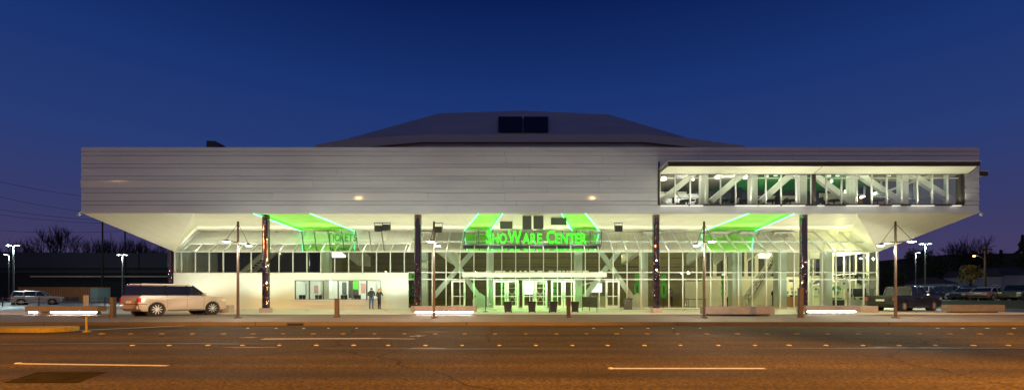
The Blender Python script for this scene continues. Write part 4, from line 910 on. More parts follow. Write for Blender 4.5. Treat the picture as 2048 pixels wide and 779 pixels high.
# ------------------------------------------------------------------ PEOPLE
def person(label, joints, radii, bones, regions, mats, hair, loc, rz, extra=None):
    """one continuous skinned body; faces take the material of the nearest bone"""
    me = bpy.data.meshes.new('person'); names = list(joints); idx = {n: i for i, n in enumerate(names)}
    me.from_pydata([joints[n] for n in names], [(idx[a], idx[b]) for a, b in bones], [])
    o = bpy.data.objects.new('person', me); COL.objects.link(o)
    m = o.modifiers.new('s', 'SKIN'); m.use_smooth_shade = True
    for n in names:
        sv_ = me.skin_vertices[0].data[idx[n]]; r = radii[n]; sv_.radius = r if isinstance(r, tuple) else (r, r); sv_.use_root = (n == 'pelvis')
    o.modifiers.new('d', 'SUBSURF').levels = 1
    dg = bpy.context.evaluated_depsgraph_get(); nm = bpy.data.meshes.new_from_object(o.evaluated_get(dg)); bpy.data.objects.remove(o)
    o = bpy.data.objects.new('person', nm); COL.objects.link(o); nm.materials.clear()
    for mm_ in mats: nm.materials.append(mm_)
    for p in nm.polygons:
        c = p.center; best = (9, 0)
        for (a, b) in bones:
            A, B = Vector(joints[a]), Vector(joints[b]); u = max(0, min(1, (c - A).dot(B - A) / max((B - A).length_squared, 1e-6)))
            dd = (c - (A + (B - A) * u)).length
            if dd < best[0]: best = (dd, regions.get((a, b), regions.get(b, 0)))
        p.material_index = best[1]; p.use_smooth = True
    tag(o, label, 'person'); o.location = loc; o.rotation_euler = (0, 0, rz)
    h = MB(); hc = Vector(joints['head'])
    if hair[0] == 'short': h.lathe(hc + Vector((0, -.012, -.02)), [(.085, 0), (.105, .05), (.1, .1), (.07, .145), (.02, .165)], 14)
    else: h.lathe(hc + Vector((0, -.03, -.25)), [(.05, 0), (.105, .08), (.115, .2), (.112, .3), (.085, .375), (.02, .4)], 14)
    ho = h.build('hair', hair[1], None, smooth=True, base=False); ho.parent = o
    hd = MB()
    for s in ('l', 'r'):
        w_ = Vector(joints['wrist_' + s]); e_ = Vector(joints['elbow_' + s]); dr = (w_ - e_).normalized(); sd_ = dr.cross(Vector((0, 1, 0))).normalized() if abs(dr.y) < .9 else Vector((1, 0, 0)); pd = dr.cross(sd_)
        hd.tube([w_, w_ + dr * .05, w_ + dr * .1], [.022, .034, .03], 8)
        for k, ln in enumerate((.065, .078, .072, .055)):
            b0 = w_ + dr * .09 + pd * (k - 1.5) * .018; hd.tube([b0, b0 + dr * ln * .5 + sd_ * .006, b0 + dr * ln * .85 + sd_ * .025], [.009, .0085, .006], 6)
        b0 = w_ + dr * .035 + pd * .03; hd.tube([b0, b0 + dr * .03 + pd * .025, b0 + dr * .06 + pd * .03], [.011, .01, .007], 6)
    k = hd.build('hands', M['skin'], None, smooth=True, base=False); k.parent = o
    return o
def std_pose(h=1.75, arm_l=None, arm_r=None, lean=0., sw=.2, step=0., hip=.1):
    s = h / 1.75
    J = {'pelvis': (0, 0, .95), 'spine': (0, lean * .3, 1.12), 'chest': (0, lean * .7, 1.32), 'collar': (0, lean, 1.45), 'neck': (0, lean + .01, 1.52), 'head': (0, lean + .03, 1.60), 'crown': (0, lean + .03, 1.71)}
    J['arm'] = None
    for sd_, sg_ in (('l', -1), ('r', 1)):
        a = (arm_l if sd_ == 'l' else arm_r) or ((sg_ * (sw + .07), lean * .8, 1.14), (sg_ * (sw + .09), lean + .08, .90))
        J['shoulder_' + sd_] = (sg_ * sw * .92, lean, 1.41); J['elbow_' + sd_] = a[0]; J['wrist_' + sd_] = a[1]
        f = step if sd_ == 'l' else -step
        J['hip_' + sd_] = (sg_ * hip, 0, .90); J['knee_' + sd_] = (sg_ * (hip + .01), f * .5 + .02, .49); J['ankle_' + sd_] = (sg_ * (hip + .02), f, .09); J['toe_' + sd_] = (sg_ * (hip + .04), f + .17, .04)
    del J['arm']
    return {k: (x * s, y * s, z * s) for k, (x, y, z) in J.items()}
BONES = [('pelvis', 'spine'), ('spine', 'chest'), ('chest', 'collar'), ('collar', 'neck'), ('neck', 'head'), ('head', 'crown')]
for s_ in 'lr': BONES += [('collar', 'shoulder_' + s_), ('shoulder_' + s_, 'elbow_' + s_), ('elbow_' + s_, 'wrist_' + s_), ('pelvis', 'hip_' + s_), ('hip_' + s_, 'knee_' + s_), ('knee_' + s_, 'ankle_' + s_), ('ankle_' + s_, 'toe_' + s_)]
def radii(b=1.):
    r = {'pelvis': (.155 * b, .12), 'spine': (.16 * b, .125), 'chest': (.175 * b, .13), 'collar': (.12, .09), 'neck': .058, 'head': (.085, .1), 'crown': (.06, .07)}
    for s_ in 'lr': r.update({'shoulder_' + s_: .075 * b, 'elbow_' + s_: .055 * b, 'wrist_' + s_: .036, 'hip_' + s_: .1 * b, 'knee_' + s_: .068, 'ankle_' + s_: .05, 'toe_' + s_: .035})
    return r
REG = {'head': 0, 'crown': 0, 'neck': 0, ('collar', 'neck'): 1}
for k in ('spine', 'chest', 'collar', 'shoulder_l', 'shoulder_r', 'elbow_l', 'elbow_r', 'wrist_l', 'wrist_r'): REG[k] = 1
for k in ('hip_l', 'hip_r', 'knee_l', 'knee_r', 'ankle_l', 'ankle_r'): REG[k] = 2
for k in ('toe_l', 'toe_r'): REG[k] = 3
cloth = lambda n, c: mat(n, c, .9, var=.2, scale=12)
shoe = cloth('dark_shoe', (.02, .018, .016))
jeans = cloth('blue_jeans', (.10, .15, .30)); dkj = cloth('charcoal_jacket', (.035, .035, .04)); blk = cloth('black_trousers', (.02, .018, .02)); dkc = cloth('black_coat', (.025, .022, .022))
hg = mat('grey_hair', (.10, .09, .085), .8); hb = mat('blond_hair', (.36, .20, .08), .7); hbr = mat('dark_hair', (.03, .02, .015), .7)
front = lambda s, sw: ((s * (sw + .045), .06, 1.13), (s * .13, .26, 1.12))
person('man in charcoal jacket and blue jeans standing at the ticket counter', std_pose(1.74, front(-1, .22), front(1, .22), .02, .22), radii(1.12), BONES, REG, [M['skin'], dkj, jeans, shoe], ('short', hg), (PX(742.5, 36.3), 36.3, 0), R(6))
person('woman with long blond hair in black coat and trousers at the ticket counter', std_pose(1.68, ((-.26, .05, 1.14), (-.2, .2, 1.06)), ((.30, .04, 1.18), (.14, .2, 1.22)), .0, .19, .04, .07), radii(.95), BONES, REG, [M['skin'], dkc, blk, shoe], ('long', hb), (PX(758.5, 36.2), 36.2, 0), R(-8))
person('person in dark shirt standing in the lobby beside the white column', std_pose(1.75, None, front(1, .2)), radii(), BONES, REG, [M['skin'], cloth('dark_shirt', (.05, .045, .05)), blk, shoe], ('short', hbr), (PX(1549, 39.6), 39.6, .02), R(170))
person('person in pale blue shirt bending over in the lobby by the green banner', std_pose(1.6, ((-.26, .45, .95), (-.15, .62, .75)), ((.26, .45, .95), (.15, .62, .75)), .42), radii(1.05), BONES, REG, [M['skin'], cloth('pale_blue_shirt', (.22, .28, .5)), blk, shoe], ('short', hbr), (PX(1456, 39.2), 39.2, .02), R(-100))
person('person in dark top with white bag standing right of the green wall graphic', std_pose(1.72, front(-1, .2), None), radii(), BONES, REG, [M['skin'], cloth('grey_top', (.12, .12, .12)), blk, shoe], ('short', hbr), (PX(1341, 39.4), 39.4, .02), R(150))
person('staff member in pale top behind the concession counter', std_pose(1.7), radii(), BONES, REG, [M['skin'], cloth('cream_top', (.5, .45, .38)), blk, shoe], ('short', hbr), (PX(1178, 43.6), 43.6, .02), R(180))

# ------------------------------------------------------------------ LOBBY CONTENTS
# concession kiosk seen right of the entrance
kk = thing('concession_kiosk', 'concession counter with a curved lit canopy inside the lobby', 'kiosk', (PX(1190, 43), 43, .02))
x0, x1 = PX(1166, 43), PX(1212, 43)
MB().box(x0, x1, 42.6, 43.3, .02, 1.05).build('counter', M['inner_cream'], kk)
cnp = MB(); pts = [(x0 + (x1 - x0) * k / 8, PZ(572 - 9 * math.sin(math.pi * k / 16 + .2), 43)) for k in range(9)]
for (xa, za), (xb, zb) in zip(pts, pts[1:]): cnp.hexa([(xa, 42.5, za), (xb, 42.5, zb), (xb, 44, zb), (xa, 44, za), (xa, 42.5, za + .14), (xb, 42.5, zb + .14), (xb, 44, zb + .14), (xa, 44, za + .14)])
cnp.build('canopy', M['white_plastic'], kk)
for x in (x0 + .1, x1 - .1): MB().box(x - .05, x + .05, 42.55, 42.65, 1.05, 2.5).build('post', M['white_plastic'], kk)
MB().box(x0 + .9, x1 - .2, 43.9, 43.95, 1.4, 2.3).build('menu_board', M['screen'], kk)
# bright poster and stacked barrier frames seen through the doors
ps = MB().box(PX(1047, 42), PX(1069, 42), 42, 42.06, PZ(588, 42), PZ(563, 42)).build('display_screen', M['screen']); tag(ps, 'bright white display seen through the middle entrance door', 'screen')
MB().box(PX(1056, 42), PX(1060, 42), 42.07, 42.13, .02, PZ(588, 42)).build('stand', M['black'], ps)
# (child built in world space: shift to the parent's frame is done by build)
for px, lab in ((1025, 'white folding table stack seen through the second entrance door'), (1081, 'white folding table stack seen through the fourth entrance door')):
    t = thing('folding_rack', lab, 'rack', (PX(px, 40.5), 40.5, .02), group='white racks behind the doors'); x = PX(px, 40.5)
    for z in (2.15, 1.75, 1.25, .55): MB().box(x - .62, x + .62, 40.4, 40.8, z, z + .06).build('shelf', M['white_plastic'], t)
    for s in (-1, 1): MB().bar((x - s * .6, 40.36, .15), (x + s * .6, 40.36, 2.1 if s > 0 else 1.9), .04, .06).build('cross_bar', M['white_plastic'], t)
    for s in (-1, 1): MB().box(x + s * .6 - .03, x + s * .6 + .03, 40.42, 40.48, .02, 2.15).build('leg', M['white_plastic'], t)
pt = thing('potted_plant', 'tall leafy potted plant behind the glass under the street number', 'plant', (PX(821, 38), 38, .02)); x = PX(821, 38)
MB().lathe((x, 38, .02), [(.16, 0), (.22, .4), (.2, .42)], 12).build('pot', M['inner_dark'], pt)
pf = MB()
for k in range(260):
    p = Vector((x + random.gauss(0, .16), 38 + random.gauss(0, .16), .5 + random.random() * 1.5)); u = Vector((random.uniform(-1, 1), random.uniform(-1, 1), random.uniform(-.3, 1))).normalized() * .13; q = u.cross(Vector((random.uniform(-1, 1), random.uniform(-1, 1), .2))).normalized() * .045
    pf.quad(p - u, p + q, p + u, p - q)
pf.build('foliage', M['plant_leaf'], pt)
# cream partition in the lobby
tag(MB().box(PX(1370, 45), PX(1438, 45), 45, 45.15, .02, PZ(562, 45)).build('partition', M['inner_cream'], bevel=.03), 'cream partition panel at the back of the lobby', 'partition')
for px, lab in ((1392, 'long low table in front of the cream partition'), (1478, 'low dark table beside the lobby column')):
    x = PX(px, 43); t = thing('table', lab, 'table', (x, 43, .02), group='lobby tables')
    MB().box(x - .9, x + .9, 42.7, 43.4, .72, .77).build('tabletop', M['inner_dark'], t)
    for sx in (-1, 1):
        for sy in (42.8, 43.3): MB().box(x + sx * .82 - .02, x + sx * .82 + .02, sy - .02, sy + .02, .02, .72).build('leg', M['black'], t)
# ---- shop on the right
jer_out = [(-.14, .0), (.14, .0), (.15, .42), (.30, .33), (.36, .45), (.17, .66), (.08, .70), (.0, .66), (-.08, .70), (-.17, .66), (-.36, .45), (-.30, .33), (-.15, .42)]
def jersey(x, y, z, main, crest, label, s=1.25):
    t = thing('jersey', label, 'jersey', (x, y, z), group='team jerseys hung in the shop')
    MB().prism([(x + a * s, y, z + b * s) for a, b in jer_out], (0, .07, 0)).build('shirt', main, t, bevel=.015)
    MB().prism([(x + .1 * s * math.cos(k * math.pi / 5), y - .012, z + .38 * s + .1 * s * math.sin(k * math.pi / 5) * (1 if k % 2 else .6)) for k in range(10)], (0, .01, 0)).build('crest', crest, t)
    MB().tube([(x - .16 * s, y + .03, z + .66 * s), (x, y + .03, z + .74 * s), (x + .16 * s, y + .03, z + .66 * s)], .012, 5).build('hanger', M['chrome'], t)
    return t
jw, jg, jb = cloth('white_jersey', (.7, .7, .68)), cloth('green_jersey', (.05, .22, .12)), cloth('navy_jersey', (.03, .04, .06))
for px, py, d, a, b, lab in ((1688, 577, 38.6, jw, jg, 'white jersey with dark sleeves crest hung left of the black clothes rail'), (1719, 566, 38.8, jb, jw, 'dark jersey hung above the black clothes rail'), (1738, 585, 38.0, jw, jg, 'white jersey hung at the corner window of the shop'), (1673, 590, 40, jg, jw, 'green jersey on the low shop display'), (1632, 588, 40, jw, jg, 'white jersey behind the mirrored column in the shop'), (1637, 578, 41, jb, jw, 'dark jersey at the back of the shop right of the column')):
    jersey(PX(px, d), d, PZ(py, d), a, b, lab)
rk_ = thing('clothes_rail', 'black clothes rail packed with dark garments in the shop window', 'clothes rail', (PX(1717, 38.6), 38.6, .02)); x0, x1 = PX(1705, 38.6), PX(1729, 38.6)
MB().tube([(x0, 38.6, 1.78), (x1, 38.6, 1.78)], .02, 6).build('rail', M['chrome'], rk_)
for x in (x0, x1): MB().tube([(x, 38.6, .02), (x, 38.6, 1.78)], .02, 6).build('post', M['chrome'], rk_)
for k in range(10): 
    xx = x0 + .05 + k * (x1 - x0 - .1) / 9; MB().hexa([(xx - .04, 38.42, 1.0), (xx + .04, 38.42, 1.0), (xx + .04, 38.78, 1.0), (xx - .04, 38.78, 1.0), (xx - .02, 38.4, 1.7), (xx + .02, 38.4, 1.7), (xx + .02, 38.8, 1.7), (xx - .02, 38.8, 1.7)]).build('garment', random.choice([M['blackcloth'], M['blackcloth'], jg, jb]), rk_)
for px, d, wd, m, lab in ((1585, 41, 1.9, 'wood', 'wooden shop counter left of the big mirrored column'), (1672, 39.4, 1.9, 'blackcloth', 'black-draped display table in the shop window'), (1715, 38.1, 1.2, 'white_plastic', 'white display table below the clothes rail')):
    x = PX(px, d); t = thing('display_table', lab, 'counter', (x, d, .02), group='shop tables')
    h = .95 if m == 'wood' else .72
    MB().box(x - wd / 2, x + wd / 2, d, d + .7, .06, h).build('body', M[m], t, bevel=.02); MB().box(x - wd / 2 - .04, x + wd / 2 + .04, d - .04, d + .74, h, h + .05).build('top', M['wood' if m == 'wood' else 'white_plastic'], t, bevel=.01)
    for k in range(7):
        xx = x - wd / 2 + wd * (k + .5) / 7; hh = random.uniform(.06, .22); c = random.choice([jw, jg, jb, M['wood'], jw])
        tag(MB().box(xx - .1, xx + .1, d + .1, d + .45, h + .05, h + .05 + hh).build('merchandise', c, bevel=.02), 'small folded goods laid out on the ' + lab.split(' in ')[0].split(' left ')[0].split(' below ')[0], 'merchandise', 'goods on the ' + lab)
# wall shelf with round caps and wire hoops behind the glass
cs = thing('cap_wall', 'back wall of the shop hung with caps and shirts', 'display wall', (PX(1585, 46), 46, .02))
MB().box(PX(1568, 46), PX(1755, 46), 46, 46.1, .02, 3.0).build('panel', M['inner_cream'], cs)
for k in range(48):
    px = random.uniform(1570, 1752); z = random.choice((.9, 1.3, 1.7, 2.1, 2.5)); x = PX(px, 45.9)
    MB().box(x - random.uniform(.08, .3), x + random.uniform(.08, .25), 45.85, 45.99, z, z + random.uniform(.15, .33)).build('hung_item', random.choice([jw, jg, jb, M['blackcloth'], jw, M['wood'], M['green_paint']]), cs, bevel=.03)
mn = person('white mannequin in a pale dress standing between the shop tables', std_pose(1.7, None, ((.3, .1, 1.2), (.22, .25, 1.05))), radii(.9), BONES, {k: 1 for k in list(REG) if True}, [M['white_plastic'], cloth('cream_dress', (.6, .48, .38)), M['white_plastic'], M['white_plastic']], ('long', hbr), (PX(1698, 38.3), 38.3, .02), R(160))
mn['category'] = 'mannequin'; mn.name = 'mannequin'
hk = thing('sign_rail', 'wire rail with looping dark script hung high in the shop window', 'rail', (PX(1715, 37.5), 37.5, PZ(556, 37.5)))
lp = MB(); z = PZ(553, 37.5)
for k in range(70):
    a0, a1 = k * .55, (k + 1) * .55; f = lambda a: (PX(1676, 37.5) + a * .068 + .06 * math.sin(a * 2), 37.5, z + .12 * math.sin(a * 1.9) + .03 * math.sin(a))
    lp.bar(f(a0), f(a1), .03, .03)
lp.build('script', M['black'], hk); MB().bar((PX(1675, 37.5), 37.52, z - .18), (PX(1757, 37.5), 37.52, z - .18), .03, .03).build('rail', M['galv'], hk)
# ticket office monitors
for px, lab in ((602, 'first'), (609, 'second'), (634, 'third'), (641, 'fourth'), (685, 'fifth'), (692, 'sixth'), (712, 'seventh'), (719, 'eighth')):
    x = PX(px, 37.5); z = TZ0 - .06; t = thing('ticket_terminal', lab + ' small black ticket terminal from the left along the ticket counter', 'terminal', (x, 37.5, z), group='ticket terminals')
    MB().hexa([(x - .13, 37.45, z + .06), (x + .13, 37.43, z + .06), (x + .13, 37.47, z + .06), (x - .13, 37.49, z + .06), (x - .17, 37.5, z + .42), (x + .11, 37.48, z + .44), (x + .11, 37.52, z + .44), (x - .17, 37.54, z + .42)]).build('screen', M['black'], t); MB().box(x - .06, x + .06, 37.42, 37.56, z, z + .06).build('base', M['black'], t)
# ------------------------------------------------------------------ UPPER ROOM CONTENTS
def chair():
    t = thing('chair', '', 'chair', group='dark chairs in the upper room')
    MB().box(-.22, .22, -.22, .22, .44, .49).build('seat', M['black'], t, bevel=.015)
    MB().hexa([(-.22, .2, .55), (.22, .2, .55), (.22, .23, .55), (-.22, .23, .55), (-.2, .27, .95), (.2, .27, .95), (.2, .3, .95), (-.2, .3, .95)]).build('backrest', M['black'], t)
    for sx in (-1, 1):
        for sy in (-1, 1): MB().tube([(sx * .19, sy * .19, 0), (sx * .18, sy * .2, .45)], .016, 5).build('leg', M['chrome'], t)
    return t
def table_():
    t = thing('dining_table', '', 'table', group='tables in the upper room')
    MB().lathe((0, 0, .72), [(.5, 0), (.52, .02), (.5, .04)], 20).build('tabletop', M['black'], t); MB().lathe((0, 0, 0), [(.28, 0), (.28, .02), (.04, .06), (.04, .72)], 14).build('leg', M['black'], t)
    return t
cp, tp = chair(), table_()
wherew = ['in the first upper window bay', 'left in the second upper bay', 'right in the second upper bay', 'left in the third upper bay', 'right in the third upper bay', 'in the fourth upper bay', 'in the fifth upper bay', 'left in the last upper bay', 'right in the last upper bay']
for i, px in enumerate((1375, 1452, 1490, 1545, 1580, 1668, 1755, 1830, 1880)):
    x = PX(px, 31.3); o = tp if i == 0 else dup(tp); o.location = (x, 31.3, 6.97); o['label'] = 'round black dining table ' + wherew[i]
    for k, (dx, dy, rz, nm) in enumerate(((-.7, -.1, 95, 'left side'), (.65, .1, -85, 'right side'), (.05, .75, 5, 'far side'))):
        c = cp if (i == 0 and k == 0) else dup(cp); c.location = (x + dx + random.uniform(-.1, .1), 31.3 + dy, 6.97); c.rotation_euler = (0, 0, R(rz + random.uniform(-20, 20))); c['label'] = 'dark chair on the ' + nm + ' of the table ' + wherew[i]
for px, d, lab in ((1468, 32.6, 'dark draped curtain panel in the second upper window bay'), (1479, 32.9, 'beige and navy curtain panel at the second truss post'), (1557, 32.6, 'navy curtain panel in the third upper window bay'), (1737, 32.6, 'navy curtain panel in the fifth upper window bay')):
    x = PX(px, d); n = MB()
    for k in range(9): n.hexa([(x + (k - 4.5) * .07, d + .05 * (k % 2), 6.97), (x + (k - 3.5) * .07, d + .05 * ((k + 1) % 2), 6.97), (x + (k - 3.5) * .07, d + .05 * ((k + 1) % 2) + .02, 6.97), (x + (k - 4.5) * .07, d + .05 * (k % 2) + .02, 6.97), (x + (k - 4.5) * .04, d + .05 * (k % 2), 9.0), (x + (k - 3.5) * .04, d + .05 * ((k + 1) % 2), 9.0), (x + (k - 3.5) * .04, d + .05 * ((k + 1) % 2) + .02, 9.0), (x + (k - 4.5) * .04, d + .05 * (k % 2) + .02, 9.0)])
    tag(n.build('curtain', cloth('navy_curtain', (.03, .04, .08))), lab, 'curtain')
for px, py, d, lab in ((1327, 357, 31.5, 'pendant lamp at the left end of the upper window band'), (1436, 354, 31.8, 'pendant lamp in the second upper window bay'), (1492, 354, 31.8, 'pendant lamp beside the second truss post'), (1386, 358, 34, 'small pendant lamp farther back in the first upper bay'), (1560, 362, 34, 'small pendant lamp in front of the green slats, third bay'), (1663, 362, 34, 'small pendant lamp in the fourth upper bay'), (1787, 371, 35, 'small pendant lamp in the fifth upper bay'), (1823, 363, 34, 'small pendant lamp at the start of the last upper bay')):
    x, z = PX(px, d), PZ(py, d); t = thing('pendant_lamp', lab, 'lamp', (x, d, z), group='pendant lamps in the upper room'); big = d < 32
    r = .2 if big else .09
    MB().lathe((x, d, z), [(r, -.1), (r, .06), (r * .7, .12), (.02, .14)], 16).build('shade', M['lightPend'], t); MB().tube([(x, d, z + .13), (x, d, 10.25)], .012, 5).build('cord', M['black'], t)

# ------------------------------------------------------------------ BACKGROUND LEFT
fw = thing('long_building', 'long dark flat-topped building behind the left parking lot', 'building', (-80, 100, 0))
MB().box(-170, -36, 100, 112, -.1, 6.0).build('wall', M['far_wall2'], fw)
MB().hexa([(-170, 99.6, 6.0), (-36, 99.6, 6.0), (-36, 112.4, 6.0), (-170, 112.4, 6.0), (-170, 99.6, 11.0), (-36, 99.6, 10.0), (-36, 112.4, 10.0), (-170, 112.4, 11.0)]).build('upper_wall', M['far_wall'], fw)
MB().box(-170, -36, 99.3, 99.55, 6.6, 7.1).build('band', M['far_wall2'], fw)
MB().box(PX(60, 96), PX(335, 96), 96, 96.15, 4.9, 5.15).build('light_streak', mat('painted_streak', (.4, .3, .2), .6), fw)  # pale bar painted in place of a distant streak of light
ct_ = thing('shipping_container', 'orange brown shipping container with a pale end door behind the silver off-roader', 'container', (PX(115, 75), 75, -.08))
x0, x1, x2 = PX(36, 75), PX(181, 75), PX(195, 75)
cc = MB()
nr = 60
for k in range(nr):
    a, b = x0 + (x1 - x0) * k / nr, x0 + (x1 - x0) * (k + 1) / nr; off = .0 if k % 2 else .05
    cc.box(a, b, 75 + off, 77.4, .05, 2.3)
cc.build('body', M['rust'], ct_); MB().box(x0 - .03, x2 + .03, 74.96, 77.45, 2.3, 2.42).box(x0 - .03, x2 + .03, 74.96, 77.45, -.08, .05).build('rail', M['rust'], ct_)
MB().box(x1, x2, 74.98, 77.4, .05, 2.3).build('end_door', M['teal'], ct_)
for px in (130, 149): MB().box(PX(px, 74.9) - .65, PX(px, 74.9) + .65, 74.9, 74.97, .1, .75).build('patch_panel', M['galv'], ct_)
# chain fence posts left
fe = thing('rail_fence', 'thin metal rail fence with posts along the left parking lot', 'fence', (PX(170, 48), 48, -.08))
fr = MB()
for z in (.35, .75): fr.tube([(PX(-60, 48), 48, z), (PX(330, 48), 48, z)], .025, 5)
fr.build('rail', M['galv'], fe)
for px in (-40, 5, 78, 175, 210, 255, 300, 330):
    x = PX(px, 48); MB().tube([(x, 48, -.08), (x, 48, .95)], .05, 6).build('post', M['galv'], fe)
tag(MB().box(PX(172, 30) - .1, PX(172, 30) + .1, 29.9, 30.1, -.05, 1.15).build('bollard', M['concrete'], bevel=.02), 'pale square post standing behind the long lit bench', 'bollard')
tag(MB().box(PX(360, 40) - .1, PX(360, 40) + .1, 40, 40.2, 0, 1.25).build('bollard', M['concrete'], bevel=.02), 'pale post hidden behind the wagon near the wall corner', 'bollard') if False else None
# parking lot lamps
def lot_lamp(x, y, z0, h, heads, label, col=(.8, 1, .95), power=2200):
    t = thing('lot_lamp', label, 'street lamp', (x, y, z0), group='tall parking lot lamps')
    MB().lathe((x, y, z0), [(.2, 0), (.2, .5), (.09, .52), (.07, h)], 10).build('pole', M['galv'], t, smooth=True)
    for s in heads:
        MB().bar((x, y, z0 + h - .1), (x + s * .4, y - .1, z0 + h), .05, .05).build('arm', M['galv'], t)
        hd = MB().box(x + s * .35 if s > 0 else x + s * .7, x + s * .7 if s > 0 else x + s * .35, y - .3, y + .2, z0 + h, z0 + h + .12).build('lamp_head', M['galv'], t, bevel=.03)
        MB().box(x + s * .4 if s > 0 else x + s * .66, x + s * .66 if s > 0 else x + s * .4, y - .22, y + .1, z0 + h - .05, z0 + h - .002).build('lens', M['lightC'], hd)
    lamp('POINT', (x, y - .1, z0 + h - .5), power, col, .25)
lot_lamp(PX(27, 55), 55, -.08, PZ(489, 55), (-1, 1), 'double lot lamp nearest the left picture edge')
lot_lamp(PX(18, 80), 80, -.08, PZ(508, 80), (-1,), 'single lot lamp behind the double lamp on the left')
lot_lamp(PX(245, 66), 66, -.08, PZ(508, 66), (-1, 1), 'double lot lamp between the wagon and the bare trees')
lot_lamp(PX(1850, 56), 56, .55, PZ(487, 56) - .55, (-1, 1), 'double lot lamp behind the pickup truck', power=1800)
lot_lamp(PX(1831, 78), 78, .55, PZ(505, 78) - .55, (1,), 'single lot lamp just behind the double one on the right')
# utility poles & wires
def upole(px, d, top_py, label, arm=True):
    x, zt = PX(px, d), PZ(top_py, d); t = thing('utility_pole', label, 'utility pole', (x, d, 0))
    MB().lathe((x, d, 0), [(.2, 0), (.13, zt)], 8).build('pole', M['bark'], t)
    if arm: MB().box(x - 1.2, x + 1.2, d - .08, d + .08, zt - .6, zt - .42).build('crossarm', M['bark'], t)
    return t
upole(205, 95, 432, 'tall dark utility pole in front of the bare tree row', False); upole(250, 97, 460, 'shorter dark pole under the overhang edge', False)
up = upole(1970, 75, 492, 'utility pole with a crossarm beside the orange lamp')
wl = [((-120, 332), (205, 397)), ((-120, 362), (205, 428)), ((-120, 395), (205, 440)), ((-120, 408), (205, 446)), ((-120, 450), (240, 462))]
for i, (a, b) in enumerate(wl):
    A, B = P(*a, 95 + i), P(b[0], b[1], 95); pts = []
    for k in range(13):
        u = k / 12; p = A.lerp(B, u); p.z -= .8 * math.sin(math.pi * u); pts.append(p)
    pts += [B.lerp(B + Vector((30, 0, 0)), .1 * k) for k in range(1, 11)]
    tag(MB().tube(pts, .045, 4).build('power_line', M['wire']), ['topmost', 'second', 'third', 'fourth', 'lowest'][i] + ' sagging power line crossing the left sky', 'power line', 'power lines in the left sky')
ol = thing('street_lamp', 'orange street lamp glowing in front of the dark trees on the right', 'street lamp', (PX(1952, 74), 74, 0)); x = PX(1948, 74); z = PZ(511, 74)
MB().tube([(PX(1969, 74.5), 74.5, z - .4), (x + .3, 74, z + .1), (x, 74, z + .05)], .05, 6).build('arm', M['galv'], ol); MB().lathe((x, 74, z - .12), [(.1, 0), (.18, .08), (.1, .18)], 12).build('lens', M['lightO'], ol)
lamp('POINT', (x, 73.8, z - .4), 350, (1, .5, .12), .2)
# trees
def bare_tree(px, d, top_py, spread, label, seed, trunk_r=.28, upright=.5, group='bare winter trees', levels=5):
    rnd = random.Random(seed); x, H = PX(px, d), PZ(top_py, d); t = thing('bare_tree', label, 'tree', (x, d, 0), group=group); tr, crn = MB(), MB()
    def grow(p, dr, ln, r, lv):
        q = p; pts = [p]; rs = [r]
        for k in range(3):
            dr = (dr + Vector((rnd.uniform(-.16, .16), rnd.uniform(-.16, .16), .05 * upright + rnd.uniform(-.05, .08)))).normalized(); q = q + dr * ln / 3; pts.append(q); rs.append(r * (1 - .13 * (k + 1)))
        (tr if lv >= levels - 2 else crn).tube(pts, rs, 5 if lv > 2 else 3, cap=False)
        if lv == 0: return
        for k in range(rnd.choice((3, 3, 4)) if lv > 1 else 3):
            a = rnd.uniform(0, 6.28); ang = rnd.uniform(.15, .55) * min(1, spread)
            u = dr.cross(Vector((math.cos(a), math.sin(a), .2))).normalized(); nd = (dr * math.cos(ang) + u * math.sin(ang)); nd.z += upright * .25
            grow(pts[rnd.choice((2, 3, 3))], nd.normalized(), ln * rnd.uniform(.68, .88), max(r * .62, .036), lv - 1)
    tr.tube([(x, d, 0), (x, d, H * .2), (x + .1, d, H * .45)], [trunk_r, trunk_r * .8, trunk_r * .55], 7)
    nl = 11
    for k in range(nl):
        a = 2.4 * k; el = .12 + .95 * spread * (k / nl) ** .8; z0 = H * (.42 - .22 * k / nl)
        grow(Vector((x, d, z0)), Vector((math.cos(a) * math.sin(el), math.sin(a) * math.sin(el), math.cos(el))), H * .24, trunk_r * .5, levels - 2)
    s = H / max(v.z for v in crn.v)
    for mb in (tr, crn):
        for v in mb.v: v.z *= s; v.x = x + (v.x - x) * s; v.y = d + (v.y - d) * s
    tr.build('trunk', M['bark'], t); crn.build('crown', M['bark'], t)
    return t
bare_tree(117, 118, 445, 1.15, 'broad round bare tree above the long dark building', 3, .42, .35, levels=6)
for i, (px, top, lab) in enumerate(((22, 474, 'small bare tree at the left picture edge'), (60, 486, 'small bare tree left of the broad one'), (190, 470, 'slim bare tree left of the tall utility pole'), (222, 464, 'slim bare tree right of the tall utility pole'), (238, 470, 'slim bare tree next to the short dark pole'), (272, 474, 'bare tree under the overhang corner, left one'), (300, 479, 'bare tree under the overhang corner, middle one'), (325, 482, 'bare tree closest to the white wall corner'))):
    bare_tree(px, 120 + 2 * (i % 3), top, .75, lab, 20 + i, .24, .9)
